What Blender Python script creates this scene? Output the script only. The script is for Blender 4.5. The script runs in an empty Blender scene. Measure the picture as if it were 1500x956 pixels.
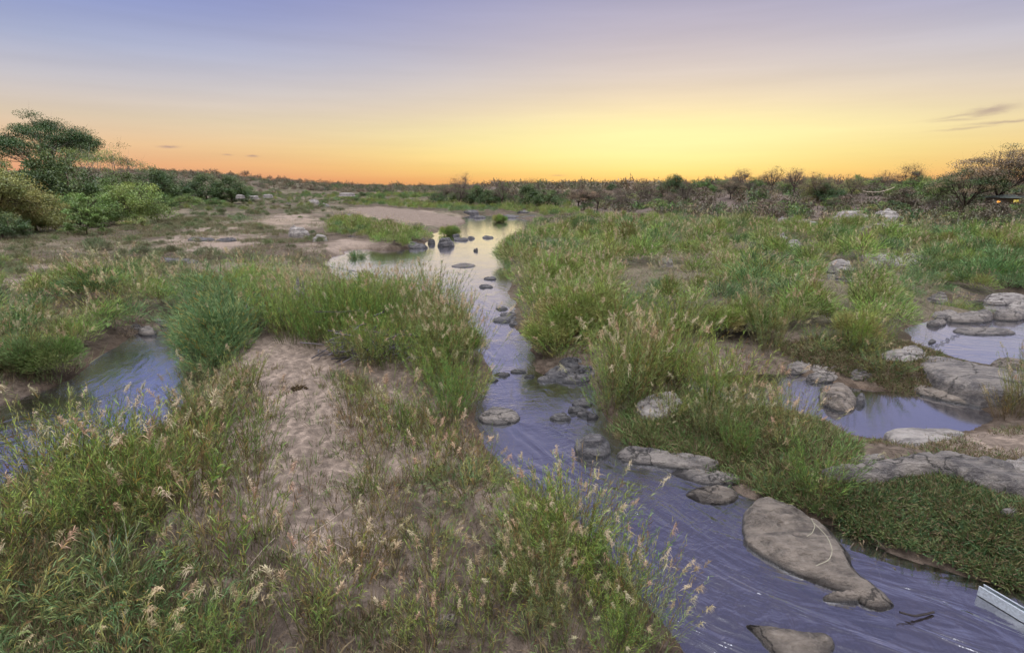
import bpy, math, random
import numpy as np
random.seed(5)
RNG = np.random.default_rng(11)
SC = bpy.context.scene
COL = SC.collection
# ------------------------------------------------------------------ camera model (photo pixels, 1500 x 956)
H, F, W0, H0 = 6.0, 800.0, 1500.0, 956.0
HZ = 272.0
PITCH = math.atan((H0 / 2 - HZ) / F)
cp, sp = math.cos(PITCH), math.sin(PITCH)
CAMZ = H

def ray(px, py):
    u = (px - W0 / 2) / F
    v = -(py - H0 / 2) / F
    return np.array([u, cp + v * sp, -sp + v * cp])

def at(px, py, z=0.0):
    d = ray(px, py)
    t = (z - CAMZ) / min(d[2], -1e-3)
    return np.array([d[0] * t, d[1] * t, z])

def poly(pts):
    return np.array([at(x, y)[:2] for x, y in pts])

def chaikin(P, n=2):
    for _ in range(n):
        Q = np.roll(P, -1, 0)
        P = np.stack([0.75 * P + 0.25 * Q, 0.25 * P + 0.75 * Q], 1).reshape(-1, 2)
    return P

def sdist(X, Y, P, closed=True):
    """signed distance to a polygon: positive inside (or plain distance to a polyline)"""
    X = np.asarray(X, float); Y = np.asarray(Y, float)
    d2 = np.full(X.shape, 1e18); ins = np.zeros(X.shape, bool)
    n = len(P)
    for i in range(n if closed else n - 1):
        ax, ay = P[i]; bx, by = P[(i + 1) % n]
        ex, ey = bx - ax, by - ay
        L = ex * ex + ey * ey + 1e-12
        t = np.clip(((X - ax) * ex + (Y - ay) * ey) / L, 0, 1)
        dx = X - ax - t * ex; dy = Y - ay - t * ey
        d2 = np.minimum(d2, dx * dx + dy * dy)
        if closed and ay != by:
            c = (ay > Y) != (by > Y)
            ins ^= c & (X < ex * (Y - ay) / (by - ay) + ax)
    d = np.sqrt(d2)
    return np.where(ins, d, -d) if closed else d

def hash2(ix, iy, seed):
    n = (ix.astype(np.int64) * 374761393 + iy.astype(np.int64) * 668265263 + seed * 144665) & 0xffffffff
    n = ((n ^ (n >> 13)) * 1274126177) & 0xffffffff
    n = n ^ (n >> 16)
    return (n & 0xffff) / 65535.0

def vnoise(x, y, seed=0):
    ix = np.floor(x); iy = np.floor(y)
    fx = x - ix; fy = y - iy
    fx = fx * fx * (3 - 2 * fx); fy = fy * fy * (3 - 2 * fy)
    a = hash2(ix, iy, seed); b = hash2(ix + 1, iy, seed)
    c = hash2(ix, iy + 1, seed); d = hash2(ix + 1, iy + 1, seed)
    return (a * (1 - fx) + b * fx) * (1 - fy) + (c * (1 - fx) + d * fx) * fy

def fbm(x, y, seed=0, o=4):
    s = 0; a = 0.5
    x = np.asarray(x, float); y = np.asarray(y, float)
    for k in range(o):
        s = s + a * (vnoise(x, y, seed + k) * 2 - 1)
        x = x * 2.03 + 11.3; y = y * 2.03 - 7.1; a *= 0.5
    return s

def sstep(a, b, x):
    t = np.clip((x - a) / (b - a), 0, 1)
    return t * t * (3 - 2 * t)

# ------------------------------------------------------------------ water outlines (photo pixels on the water plane)
RIVER = [(672, 318), (705, 314), (735, 316), (788, 324), (786, 340), (770, 356), (745, 372), (748, 400), (752, 440), (765, 480),
         (772, 520), (800, 548), (860, 560), (880, 600), (905, 640), (985, 668), (1070, 700), (1085, 725), (1140, 742), (1240, 775),
         (1330, 815), (1440, 846), (1560, 882), (1900, 900), (2100, 1300), (1050, 1300), (1015, 1000), (990, 930), (905, 835), (860, 775), (790, 722),
         (742, 682), (702, 640), (690, 600), (706, 560), (705, 510), (690, 462), (640, 432), (560, 420), (490, 404), (474, 388),
         (488, 374), (540, 369), (600, 364), (628, 357), (636, 345), (640, 336), (688, 328)]
CHANNEL = [(-500, 720), (-200, 650), (0, 600), (60, 572), (112, 556), (135, 530), (180, 500), (215, 482), (262, 478), (288, 500), (296, 548),
           (290, 592), (245, 628), (135, 672), (0, 722), (-250, 810), (-500, 860)]
POOL = [(1000, 552), (1040, 545), (1130, 548), (1160, 545), (1200, 556), (1290, 573), (1370, 580), (1430, 590), (1455, 612), (1400, 626), (1320, 628),
        (1285, 640), (1240, 632), (1215, 612), (1150, 606), (1060, 590), (1005, 575)]
POOL2 = [(1338, 478), (1370, 462), (1430, 470), (1600, 468), (1800, 470), (1800, 560), (1600, 545), (1500, 540), (1440, 536), (1390, 522), (1345, 508)]
POOL3 = [(1205, 400), (1225, 394), (1262, 395), (1300, 398), (1290, 408), (1250, 416), (1210, 417)]
POOL4 = [(505, 366), (540, 364), (560, 370), (540, 376), (510, 374)]
POOL5 = [(1370, 438), (1500, 436), (1600, 445), (1600, 458), (1440, 456), (1380, 452)]
POOL6 = [(340, 286), (410, 285), (408, 289), (345, 290)]
WATER = [chaikin(poly(p)) for p in (RIVER, CHANNEL, POOL, POOL2, POOL3, POOL4, POOL5, POOL6)]

def cull_sd(X, Y, polys, far):
    X = np.asarray(X, float); Y = np.asarray(Y, float)
    d = np.full(X.shape, -far)
    for P in polys:
        m = (X > P[:, 0].min() - far) & (X < P[:, 0].max() + far) & (Y > P[:, 1].min() - far) & (Y < P[:, 1].max() + far)
        if m.any(): d[m] = np.maximum(d[m], sdist(X[m], Y[m], P))
    return d

def water_sd(X, Y):
    return cull_sd(X, Y, WATER, 9.0)

RIGHT_TOE = np.array([at(x, y)[:2] for x, y in [(600, 286), (690, 290), (800, 300), (920, 316), (1030, 322), (1150, 324), (1300, 332), (1420, 345), (1560, 362), (2300, 420)]])
RIGHT_TOE = np.vstack([RIGHT_TOE, [[400, 60], [900, 900], [60, 1500]]])
LEFT_TOE = np.array([at(x, y)[:2] for x, y in [(-900, 460), (-100, 400), (60, 352), (170, 325), (235, 308), (300, 293), (350, 286), (420, 280)]])
LEFT_TOE = np.vstack([LEFT_TOE, [[-300, 900], [-1500, 1500], [-1200, 20]]])

SHOAL = chaikin(poly([(950, 750), (1050, 735), (1075, 790), (1180, 850), (1290, 915), (1240, 930), (1130, 900), (1010, 840)]))
def height(X, Y, wd=None):
    X = np.asarray(X, float); Y = np.asarray(Y, float)
    if wd is None: wd = water_sd(X, Y)
    R = np.hypot(X, Y)
    n = fbm(X * 0.35, Y * 0.35, 3, 4)
    d = -wd + n * 0.5 * np.clip(R / 12, 0.5, 1.5)          # + on land
    land = 0.10 + 0.32 * sstep(0.0, 1.6, d) + 0.16 * sstep(1.5, 7, d)
    z = np.where(d > 0, 0.10 * sstep(0, .3, d) + (land - 0.10) * 1.0 * sstep(0.0, 0.8, d), -0.04 - 0.42 * sstep(0, 1.3, -d))
    shoal = cull_sd(X, Y, [SHOAL], 4.0)
    z = np.where((z < -.07), z + (-.07 - z) * .9 * sstep(-.5, .5, shoal + n), z)
    z = z + np.where(d > 0.2, 1, 0.35) * (0.12 * fbm(X * 0.8, Y * 0.8, 9, 4) + 0.05 * fbm(X * 3, Y * 3, 14, 3)) * sstep(-.3, .8, d + .2)
    # sand hummocks on the near island
    z = z + 0.05 * np.abs(fbm(X * 2.2, Y * 2.2, 31, 3)) * sstep(0.5, 2, d) * sstep(40, 25, R)
    # valley sides
    rd = sdist(X, Y, RIGHT_TOE); ld = sdist(X, Y, LEFT_TOE)
    z = z + 3.6 * sstep(0, 45, rd) + 1.5 * sstep(-3, 25, ld)
    z = z + 0.5 * fbm(X * 0.05, Y * 0.05, 21, 3) * sstep(30, 90, R) * sstep(1, 8, d) + 0.35 * sstep(3, 20, d) * 0
    # hill line on the left, fading to the plain
    px = X / np.maximum(Y, 1) * F + 750
    ridge = 1.5 + 12.5 * sstep(640, 250, px) * sstep(-400, 150, px) + 3 * sstep(-200, 150, px) * 0
    z = z + ridge * np.exp(-((R - 520) / 170.0) ** 2) * sstep(1000, 640, px) * (1 + 0.25 * fbm(px * 0.01, R * 0.01, 5, 3)) * (Y > 0)
    z = z + (8.0 + 3 * fbm(px * 0.008, X * 0, 8, 3)) * sstep(900, 3000, R) * (Y > 0)
    return z

def ground_at(px, py):
    z = 0.3
    p = at(px, py, z)
    for _ in range(3):
        z = float(height(np.array([p[0]]), np.array([p[1]]))[0])
        z = min(z, CAMZ - 0.5)
        p = at(px, py, z)
    return p

# ------------------------------------------------------------------ object helpers
def tag(o, label=None, cat=None, group=None, kind=None):
    if label: o['label'] = label
    if cat: o['category'] = cat
    if group: o['group'] = group
    if kind: o['kind'] = kind
    return o

def mesh_np(name, V, Q, col=None, smooth=False, mat=None):
    me = bpy.data.meshes.new(name)
    V = np.ascontiguousarray(V, np.float32); Q = np.ascontiguousarray(Q, np.int32)
    k = Q.shape[1]
    me.vertices.add(len(V)); me.vertices.foreach_set('co', V.ravel())
    me.loops.add(Q.size); me.loops.foreach_set('vertex_index', Q.ravel())
    me.polygons.add(len(Q)); me.polygons.foreach_set('loop_start', np.arange(0, Q.size, k, dtype=np.int32))
    me.polygons.foreach_set('loop_total', np.full(len(Q), k, np.int32))
    me.polygons.foreach_set('use_smooth', np.full(len(Q), smooth, bool))
    me.update(calc_edges=True)
    if col is not None:
        a = me.color_attributes.new('Col', 'FLOAT_COLOR', 'POINT')
        c = np.ones((len(V), 4), np.float32); c[:, :3] = col
        a.data.foreach_set('color', c.ravel())
    if mat: me.materials.append(mat)
    return me

def link(name, me, parent=None, loc=(0, 0, 0), rz=0, s=1):
    o = bpy.data.objects.new(name, me)
    COL.objects.link(o)
    o.location = loc; o.rotation_euler = (0, 0, rz)
    o.scale = (s, s, s) if np.isscalar(s) else s
    if parent: o.parent = parent
    return o

class Acc:
    def __init__(self): self.V = []; self.Q = []; self.C = []; self.n = 0
    def add(self, V, Q, C):
        self.V.append(V); self.Q.append(Q + self.n); self.n += len(V)
        self.C.append(np.broadcast_to(C, V.shape).astype(np.float32))
    def get(self):
        if not self.V: return None
        return np.vstack(self.V), np.vstack(self.Q), np.vstack(self.C)
    def mesh(self, name, mat, smooth=False):
        g = self.get()
        return mesh_np(name, g[0], g[1], g[2], smooth, mat) if g else None

def nrm(a): return a / (np.linalg.norm(a, axis=-1, keepdims=True) + 1e-9)

def strips(P, D, L, Wd, droop, C, rng, seg=2, base_w=0.6):
    N = len(P); D = nrm(D)
    L = np.broadcast_to(L, (N,))[:, None]; Wd = np.broadcast_to(Wd, (N,))[:, None]
    droop = np.broadcast_to(droop, (N,))[:, None]
    side = nrm(np.cross(D, np.array([0, 0, 1.0]) + rng.normal(0, .5, (N, 3))))
    rows = []
    for k in range(seg + 1):
        t = k / seg
        p = P + D * L * t; p = p + np.array([0, 0, -1.0]) * droop * L * t * t
        w = Wd * (base_w if k == 0 else (0.08 if k == seg else 1 - 0.4 * max(0, t - .4)))
        rows.append(p - side * w / 2); rows.append(p + side * w / 2)
    V = np.stack(rows, 1).reshape(-1, 3)
    m = 2 * (seg + 1)
    q = np.array([[2 * k, 2 * k + 1, 2 * k + 3, 2 * k + 2] for k in range(seg)])
    Q = (np.arange(N)[:, None, None] * m + q[None]).reshape(-1, 4)
    return V, Q, np.repeat(C, m, 0)

def tube(pts, rad, sides=5):
    pts = np.asarray(pts, float); n = len(pts)
    T = nrm(np.gradient(pts, axis=0))
    a = nrm(np.cross(T, np.array([0.31, 0.95, 0.1]))); b = np.cross(T, a)
    an = np.linspace(0, 2 * np.pi, sides, endpoint=False)
    rad = np.broadcast_to(rad, (n,))
    V = (pts[:, None] + rad[:, None, None] * (np.cos(an)[None, :, None] * a[:, None] + np.sin(an)[None, :, None] * b[:, None])).reshape(-1, 3)
    Q = []
    for i in range(n - 1):
        for j in range(sides):
            k = (j + 1) % sides
            Q.append([i * sides + j, i * sides + k, (i + 1) * sides + k, (i + 1) * sides + j])
    return V, np.array(Q)

# ------------------------------------------------------------------ materials
def newmat(name):
    m = bpy.data.materials.new(name); m.use_nodes = True
    nt = m.node_tree; nt.nodes.clear()
    return m, nt, nt.nodes, nt.links

def nd(nt, t, **kw):
    n = nt.nodes.new(t)
    for k, v in kw.items():
        if k in n.inputs.keys(): n.inputs[k].default_value = v
        else: setattr(n, k, v)
    return n

def math_(nt, op, a, b=None, c=None):
    n = nt.nodes.new('ShaderNodeMath'); n.operation = op
    for i, v in enumerate((a, b, c)):
        if v is None: continue
        if isinstance(v, (int, float)): n.inputs[i].default_value = v
        else: nt.links.new(v, n.inputs[i])
    return n.outputs[0]

def leafmat(name, transl=0.35, rough=0.45, gloss=0.05, var=0.3):
    m, nt, N, L = newmat(name)
    out = nd(nt, 'ShaderNodeOutputMaterial')
    at_ = nd(nt, 'ShaderNodeAttribute'); at_.attribute_name = 'Col'
    oi = nd(nt, 'ShaderNodeObjectInfo')
    hsv = nd(nt, 'ShaderNodeHueSaturation')
    L.new(math_(nt, 'MULTIPLY_ADD', oi.outputs['Random'], var * 0.12, 0.5 - var * 0.06), hsv.inputs['Hue'])
    L.new(math_(nt, 'MULTIPLY_ADD', oi.outputs['Random'], -var, 1.0 + var * .5), hsv.inputs['Value'])
    L.new(at_.outputs['Color'], hsv.inputs['Color'])
    d = nd(nt, 'ShaderNodeBsdfDiffuse'); t = nd(nt, 'ShaderNodeBsdfTranslucent')
    g = nd(nt, 'ShaderNodeBsdfGlossy', Roughness=rough)
    for x in (d, t): L.new(hsv.outputs[0], x.inputs['Color'])
    a = nd(nt, 'ShaderNodeMixShader', Fac=transl); L.new(d.outputs[0], a.inputs[1]); L.new(t.outputs[0], a.inputs[2])
    b = nd(nt, 'ShaderNodeMixShader', Fac=gloss); L.new(a.outputs[0], b.inputs[1]); L.new(g.outputs[0], b.inputs[2])
    L.new(b.outputs[0], out.inputs[0])
    return m

M_LEAF = leafmat('reed_leaf', .3, .45, .015, .45); M_PLUME = leafmat('reed_plume', 0.45, 0.6, 0.0, 0.15)
M_STEM = leafmat('reed_stem', 0.1, 0.4, 0.05, 0.2)
M_GRASS = leafmat('dry_and_green_grass', 0.3, 0.6, 0.02, 0.0)
M_CROWN = leafmat('tree_foliage', 0.25, 0.5, 0.04, 0.35)
M_BARK = leafmat('bark', 0.0, 0.8, 0.0, 0.3)

def m_rock(name, c1, c2, wet=True, lich=(0.42, 0.38, 0.34)):
    m, nt, N, L = newmat(name)
    out = nd(nt, 'ShaderNodeOutputMaterial'); b = nd(nt, 'ShaderNodeBsdfPrincipled', Roughness=0.75)
    geo = nd(nt, 'ShaderNodeNewGeometry')
    n1 = nd(nt, 'ShaderNodeTexNoise', Scale=1.7, Detail=8.0, Roughness=0.65)
    n2 = nd(nt, 'ShaderNodeTexNoise', Scale=9.0, Detail=8.0, Roughness=0.7)
    n3 = nd(nt, 'ShaderNodeTexNoise', Scale=45.0, Detail=4.0, Roughness=0.7)
    mp = nd(nt, 'ShaderNodeMapping'); mp.inputs['Rotation'].default_value = (0.3, 0.2, 0.75); mp.inputs['Scale'].default_value = (1, 4.5, 5)
    L.new(geo.outputs['Position'], mp.inputs[0])
    n4 = nd(nt, 'ShaderNodeTexNoise', Scale=1.3, Detail=7.0, Roughness=0.6); L.new(mp.outputs[0], n4.inputs['Vector'])
    for n in (n1, n2, n3): L.new(geo.outputs['Position'], n.inputs['Vector'])
    r = nd(nt, 'ShaderNodeValToRGB'); r.color_ramp.elements[0].position = 0.42; r.color_ramp.elements[1].position = 0.58
    r.color_ramp.elements[0].color = (*c1, 1); r.color_ramp.elements[1].color = (*c2, 1)
    s = math_(nt, 'ADD', math_(nt, 'MULTIPLY', n1.outputs[0], 0.5), math_(nt, 'MULTIPLY', n4.outputs[0], 0.5)); L.new(s, r.inputs[0])
    r2 = nd(nt, 'ShaderNodeValToRGB'); r2.color_ramp.elements[0].position = 0.52; r2.color_ramp.elements[1].position = 0.68
    L.new(n2.outputs[0], r2.inputs[0])
    mx = nd(nt, 'ShaderNodeMixRGB'); L.new(math_(nt, 'MULTIPLY', r2.outputs[0], 0.45), mx.inputs[0]); L.new(r.outputs[0], mx.inputs[1]); mx.inputs[2].default_value = (*lich, 1)
    col = mx.outputs[0]
    if wet:
        sx = nd(nt, 'ShaderNodeSeparateXYZ'); L.new(geo.outputs['Position'], sx.inputs[0])
        zz = math_(nt, 'ADD', sx.outputs[2], math_(nt, 'MULTIPLY', math_(nt, 'SUBTRACT', n1.outputs[0], 0.5), -0.12))
        mr = nd(nt, 'ShaderNodeMapRange'); mr.inputs['From Min'].default_value = 0.02; mr.inputs['From Max'].default_value = 0.09; L.new(zz, mr.inputs[0])
        mm = nd(nt, 'ShaderNodeMixRGB'); L.new(mr.outputs[0], mm.inputs[0]); mm.inputs[1].default_value = (c1[0] * .3, c1[1] * .3, c1[2] * .3, 1); L.new(col, mm.inputs[2])
        col = mm.outputs[0]
        L.new(math_(nt, 'MULTIPLY_ADD', mr.outputs[0], 0.5, 0.28), b.inputs['Roughness'])
    L.new(col, b.inputs['Base Color'])
    vw = nd(nt, 'ShaderNodeVectorMath'); vw.operation = 'SCALE'; vw.inputs['Scale'].default_value = 0.9; L.new(n1.outputs['Color'], vw.inputs[0])
    va = nd(nt, 'ShaderNodeVectorMath'); va.operation = 'ADD'; L.new(vw.outputs[0], va.inputs[0]); L.new(geo.outputs['Position'], va.inputs[1])
    vo = nd(nt, 'ShaderNodeTexVoronoi', Scale=0.55); vo.feature = 'DISTANCE_TO_EDGE'; L.new(va.outputs[0], vo.inputs['Vector'])
    ck = nd(nt, 'ShaderNodeMapRange'); ck.inputs['From Max'].default_value = 0.014; L.new(vo.outputs['Distance'], ck.inputs[0])
    ckc = nd(nt, 'ShaderNodeVectorMath'); ckc.operation = 'SCALE'; L.new(col, ckc.inputs[0]); L.new(math_(nt, 'MULTIPLY_ADD', ck.outputs[0], .6, .4), ckc.inputs['Scale']); L.new(ckc.outputs[0], b.inputs['Base Color'])
    bu = nd(nt, 'ShaderNodeBump', Strength=1.0, Distance=0.13)
    hh = math_(nt, 'ADD', math_(nt, 'MULTIPLY', n4.outputs[0], 1.2), math_(nt, 'ADD', math_(nt, 'MULTIPLY', n2.outputs[0], 0.7), math_(nt, 'MULTIPLY', n3.outputs[0], 0.22)))
    L.new(math_(nt, 'ADD', hh, math_(nt, 'MULTIPLY', ck.outputs[0], .5)), bu.inputs['Height']); L.new(bu.outputs[0], b.inputs['Normal']); L.new(b.outputs[0], out.inputs[0])
    return m

M_ROCK = m_rock('grey_brown_granite', (0.07, 0.062, 0.062), (0.20, 0.175, 0.155), lich=(.30,.27,.24))
M_DARKROCK = m_rock('dark_granite', (0.035, 0.034, 0.04), (0.12, 0.11, 0.11), lich=(0.2, 0.19, 0.18))
M_PALEROCK = m_rock('pale_granite', (0.14, 0.125, 0.12), (0.31, 0.28, 0.255), lich=(0.38, 0.355, 0.33))
M_BROWNROCK = m_rock('brown_granite', (0.07, 0.057, 0.048), (0.20, 0.165, 0.135), lich=(.29,.25,.21))

def m_ground():
    m, nt, N, L = newmat('sandy_soil')
    out = nd(nt, 'ShaderNodeOutputMaterial'); b = nd(nt, 'ShaderNodeBsdfPrincipled', Roughness=0.9)
    b.inputs['Specular IOR Level'].default_value = 0.15
    at_ = nd(nt, 'ShaderNodeAttribute'); at_.attribute_name = 'Col'
    geo = nd(nt, 'ShaderNodeNewGeometry')
    n1 = nd(nt, 'ShaderNodeTexNoise', Scale=1.2, Detail=9.0, Roughness=0.7)
    n2 = nd(nt, 'ShaderNodeTexNoise', Scale=22.0, Detail=8.0, Roughness=0.8)
    n3 = nd(nt, 'ShaderNodeTexNoise', Scale=5.0, Detail=3.0, Roughness=0.5); n3.inputs['Distortion'].default_value = 0.8
    v = nd(nt, 'ShaderNodeTexVoronoi', Scale=3.8); v.feature = 'SMOOTH_F1'
    wp = nd(nt, 'ShaderNodeVectorMath'); wp.operation = 'ADD'
    wn = nd(nt, 'ShaderNodeVectorMath'); wn.operation = 'SCALE'; wn.inputs['Scale'].default_value = 0.35
    L.new(n2.outputs['Color'], wn.inputs[0])
    L.new(geo.outputs['Position'], wp.inputs[0]); L.new(wn.outputs[0], wp.inputs[1]); L.new(wp.outputs[0], v.inputs['Vector'])
    for n in (n1, n2, n3): L.new(geo.outputs['Position'], n.inputs['Vector'])
    mr = nd(nt, 'ShaderNodeMapRange'); mr.inputs['From Min'].default_value = 0.3; mr.inputs['From Max'].default_value = 0.7
    mr.inputs['To Min'].default_value = 0.5; mr.inputs['To Max'].default_value = 1.4
    L.new(math_(nt, 'ADD', math_(nt, 'MULTIPLY', n1.outputs[0], 0.45), math_(nt, 'MULTIPLY', n2.outputs[0], 0.55)), mr.inputs[0])
    mx = nd(nt, 'ShaderNodeVectorMath'); mx.operation = 'SCALE'
    L.new(at_.outputs['Color'], mx.inputs[0]); L.new(mr.outputs[0], mx.inputs['Scale'])
    L.new(mx.outputs[0], b.inputs['Base Color'])
    hh = math_(nt, 'ADD', math_(nt, 'MULTIPLY', v.outputs['Distance'], 0.75), math_(nt, 'ADD', math_(nt, 'MULTIPLY', n2.outputs[0], 0.35), math_(nt, 'MULTIPLY', n3.outputs[0], 0.9)))
    bu = nd(nt, 'ShaderNodeBump', Strength=1.0, Distance=0.17)
    L.new(hh, bu.inputs['Height']); L.new(bu.outputs[0], b.inputs['Normal']); L.new(b.outputs[0], out.inputs[0])
    return m
M_GROUND = m_ground()

def m_water():
    m, nt, N, L = newmat('river_water')
    out = nd(nt, 'ShaderNodeOutputMaterial')
    uv = nd(nt, 'ShaderNodeAttribute'); uv.attribute_name = 'flow'
    geo = nd(nt, 'ShaderNodeNewGeometry')
    # long streaks along the current
    mp = nd(nt, 'ShaderNodeMapping'); mp.inputs['Scale'].default_value = (0.55, 1.9, 1)
    L.new(uv.outputs['Vector'], mp.inputs[0])
    a = nd(nt, 'ShaderNodeTexNoise', Scale=1.0, Detail=3.0, Roughness=0.42); a.inputs['Distortion'].default_value = 1.6
    L.new(mp.outputs[0], a.inputs['Vector'])
    # ripples standing across the current
    mp2 = nd(nt, 'ShaderNodeMapping'); mp2.inputs['Scale'].default_value = (6.0, 2.6, 1)
    L.new(uv.outputs['Vector'], mp2.inputs[0])
    r = nd(nt, 'ShaderNodeTexNoise', Scale=1.0, Detail=4.0, Roughness=0.55); r.inputs['Distortion'].default_value = 0.3
    L.new(mp2.outputs[0], r.inputs['Vector'])
    big = nd(nt, 'ShaderNodeTexNoise', Scale=0.45, Detail=2.0); L.new(geo.outputs['Position'], big.inputs['Vector'])
    br = nd(nt, 'ShaderNodeMapRange'); br.inputs['From Min'].default_value = 0.42; br.inputs['From Max'].default_value = 0.62; L.new(big.outputs[0], br.inputs[0])
    calm = nd(nt, 'ShaderNodeSeparateXYZ'); L.new(uv.outputs['Vector'], calm.inputs[0])   # z of flow = how lively
    amp = math_(nt, 'MULTIPLY_ADD', calm.outputs[2], 1.0, 0.02)
    h1 = math_(nt, 'MULTIPLY', a.outputs[0], 0.9)
    h2 = math_(nt, 'MULTIPLY', r.outputs[0], math_(nt, 'MULTIPLY_ADD', br.outputs[0], 0.55, 0.12))
    hh = math_(nt, 'MULTIPLY', math_(nt, 'ADD', h1, h2), amp)
    bu = nd(nt, 'ShaderNodeBump', Strength=1.0, Distance=0.046)
    L.new(hh, bu.inputs['Height'])
    g = nd(nt, 'ShaderNodeBsdfGlossy', Roughness=0.11); g.inputs['Color'].default_value = (0.95, 0.95, 1, 1); L.new(bu.outputs[0], g.inputs['Normal'])
    t = nd(nt, 'ShaderNodeBsdfTransparent'); t.inputs['Color'].default_value = (0.8, 0.76, 0.74, 1)
    d = nd(nt, 'ShaderNodeBsdfDiffuse'); d.inputs['Color'].default_value = (0.035, 0.03, 0.035, 1)
    ml = nd(nt, 'ShaderNodeMixShader', Fac=0.2); L.new(t.outputs[0], ml.inputs[1]); L.new(d.outputs[0], ml.inputs[2])
    fr = nd(nt, 'ShaderNodeFresnel', IOR=1.9); L.new(bu.outputs[0], fr.inputs['Normal'])
    fac = math_(nt, 'MULTIPLY_ADD', fr.outputs[0], 0.95, 0.42)
    mx = nd(nt, 'ShaderNodeMixShader'); L.new(fac, mx.inputs[0]); L.new(ml.outputs[0], mx.inputs[1]); L.new(g.outputs[0], mx.inputs[2])
    L.new(mx.outputs[0], out.inputs[0])
    return m
M_WATER = m_water()

def m_simple(name, c, rough=0.6, metal=0.0, emit=0, noise=0.25, scale=20):
    m, nt, N, L = newmat(name)
    out = nd(nt, 'ShaderNodeOutputMaterial'); b = nd(nt, 'ShaderNodeBsdfPrincipled', Roughness=rough, Metallic=metal)
    n = nd(nt, 'ShaderNodeTexNoise', Scale=scale, Detail=5.0); tc = nd(nt, 'ShaderNodeNewGeometry'); L.new(tc.outputs['Position'], n.inputs['Vector'])
    r = nd(nt, 'ShaderNodeValToRGB'); r.color_ramp.elements[0].position = .3; r.color_ramp.elements[1].position = .7
    r.color_ramp.elements[0].color = (*[x * (1 - noise) for x in c], 1); r.color_ramp.elements[1].color = (*[min(1, x * (1 + noise)) for x in c], 1)
    L.new(n.outputs[0], r.inputs[0]); L.new(r.outputs[0], b.inputs['Base Color'])
    if emit: b.inputs['Emission Color'].default_value = (*c, 1); b.inputs['Emission Strength'].default_value = emit
    L.new(b.outputs[0], out.inputs[0])
    return m

# ------------------------------------------------------------------ GROUND (one polar sheet out to the horizon)
SAND = [chaikin(poly(p)) for p in (
    [(330, 520), (400, 503), (450, 520), (480, 560), (560, 600), (640, 640), (720, 690), (850, 785), (825, 830), (700, 775), (600, 730), (545, 750), (560, 850), (610, 930), (520, 960), (420, 900), (400, 780), (300, 800), (200, 860), (200, 790), (290, 700), (360, 640), (320, 580)],
    [(505, 309), (560, 306), (640, 316), (700, 325), (690, 333), (640, 336), (600, 330), (540, 322)],
    [(395, 322), (450, 318), (465, 335), (430, 345), (395, 338)],
    [(470, 366), (520, 356), (560, 362), (530, 370), (480, 374)],
    [(20, 400), (120, 395), (150, 420), (60, 440), (0, 430)],
    [(250, 345), (360, 340), (380, 365), (300, 385), (230, 375)],
    [(1300, 640), (1500, 640), (1600, 700), (1600, 800), (1460, 745), (1380, 690), (1280, 665)],
    [(1090, 560), (1040, 600), (980, 600), (930, 580), (960, 560)],
)]
def sheet():
    th = np.concatenate([np.radians(np.linspace(-180, -62, 40, endpoint=False)), np.radians(np.linspace(-62, 58, 600, endpoint=False)), np.radians(np.linspace(58, 180, 41))])
    rr = np.concatenate([[0.0], np.geomspace(2.0, 45, 420, endpoint=False), np.geomspace(45, 6000, 270)])
    T, R = np.meshgrid(th, rr)
    X = R * np.sin(T); Y = R * np.cos(T)
    wd = water_sd(X, Y)
    Z = height(X, Y, wd)
    nr, nt_ = X.shape
    i = np.arange(nr - 1)[:, None] * nt_ + np.arange(nt_ - 1)[None]
    Q = np.stack([i, i + nt_, i + nt_ + 1, i + 1], -1).reshape(-1, 4)[:, ::-1]
    # colour: what the soil itself is
    sand = cull_sd(X, Y, SAND, 14.0)
    n = fbm(X * 0.5, Y * 0.5, 40, 4); n2 = fbm(X * 0.06, Y * 0.06, 47, 4)
    sc = np.clip(R / 20, 0.5, 5)
    ms = sstep(-0.6, 0.6, sand / sc + n * 1.6)[..., None]
    soil = np.array([0.115, 0.088, 0.066]) + np.array([.045, .035, .03]) * sstep(26, 16, R)[..., None]; green = np.array([0.075, 0.075, 0.045]); sandc = np.array([0.285, 0.222, 0.178]); bed = np.array([0.10, 0.07, 0.05]); bar = np.array([0.15, 0.115, 0.09])
    mg = sstep(-0.25, 0.25, n + n2 * 1.3)[..., None]
    mg = mg * sstep(18, 30, R)[..., None]
    c = soil * (1 - mg) + green * mg
    c = c * (1 - ms) + sandc * ms
    bare = sstep(0.12, 0.3, n2 + 0.5 * n)[..., None] * 0.55 * sstep(20, 40, R)[..., None]
    c = c * (1 - bare) + np.array([0.26, 0.20, 0.15]) * bare
    gravel = sstep(0.1, 0.6, sdist(X, Y, SAND[1]))[..., None]
    c = c * (1 - gravel) + np.array([0.20, 0.155, 0.125]) * gravel
    rd = sdist(X, Y, RIGHT_TOE)
    br = sstep(-4, 6, rd + 6 * n2)[..., None]
    c = c * (1 - br) + np.array([0.13, 0.10, 0.085]) * br
    wet = sstep(0.25, -0.05, Z + 0.05 * n - 0.0)[..., None]
    shb = sstep(0.05, 0.3, fbm(X * 0.9 + 3, Y * 0.6, 77, 3))[..., None]
    c = c * (1 - wet) + (bed * (1 - shb) + bar * shb) * wet
    me = mesh_np('ground', np.stack([X, Y, Z], -1).reshape(-1, 3), Q, c.reshape(-1, 3), True, M_GROUND)
    o = link('ground', me); tag(o, kind='structure')
sheet()

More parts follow.
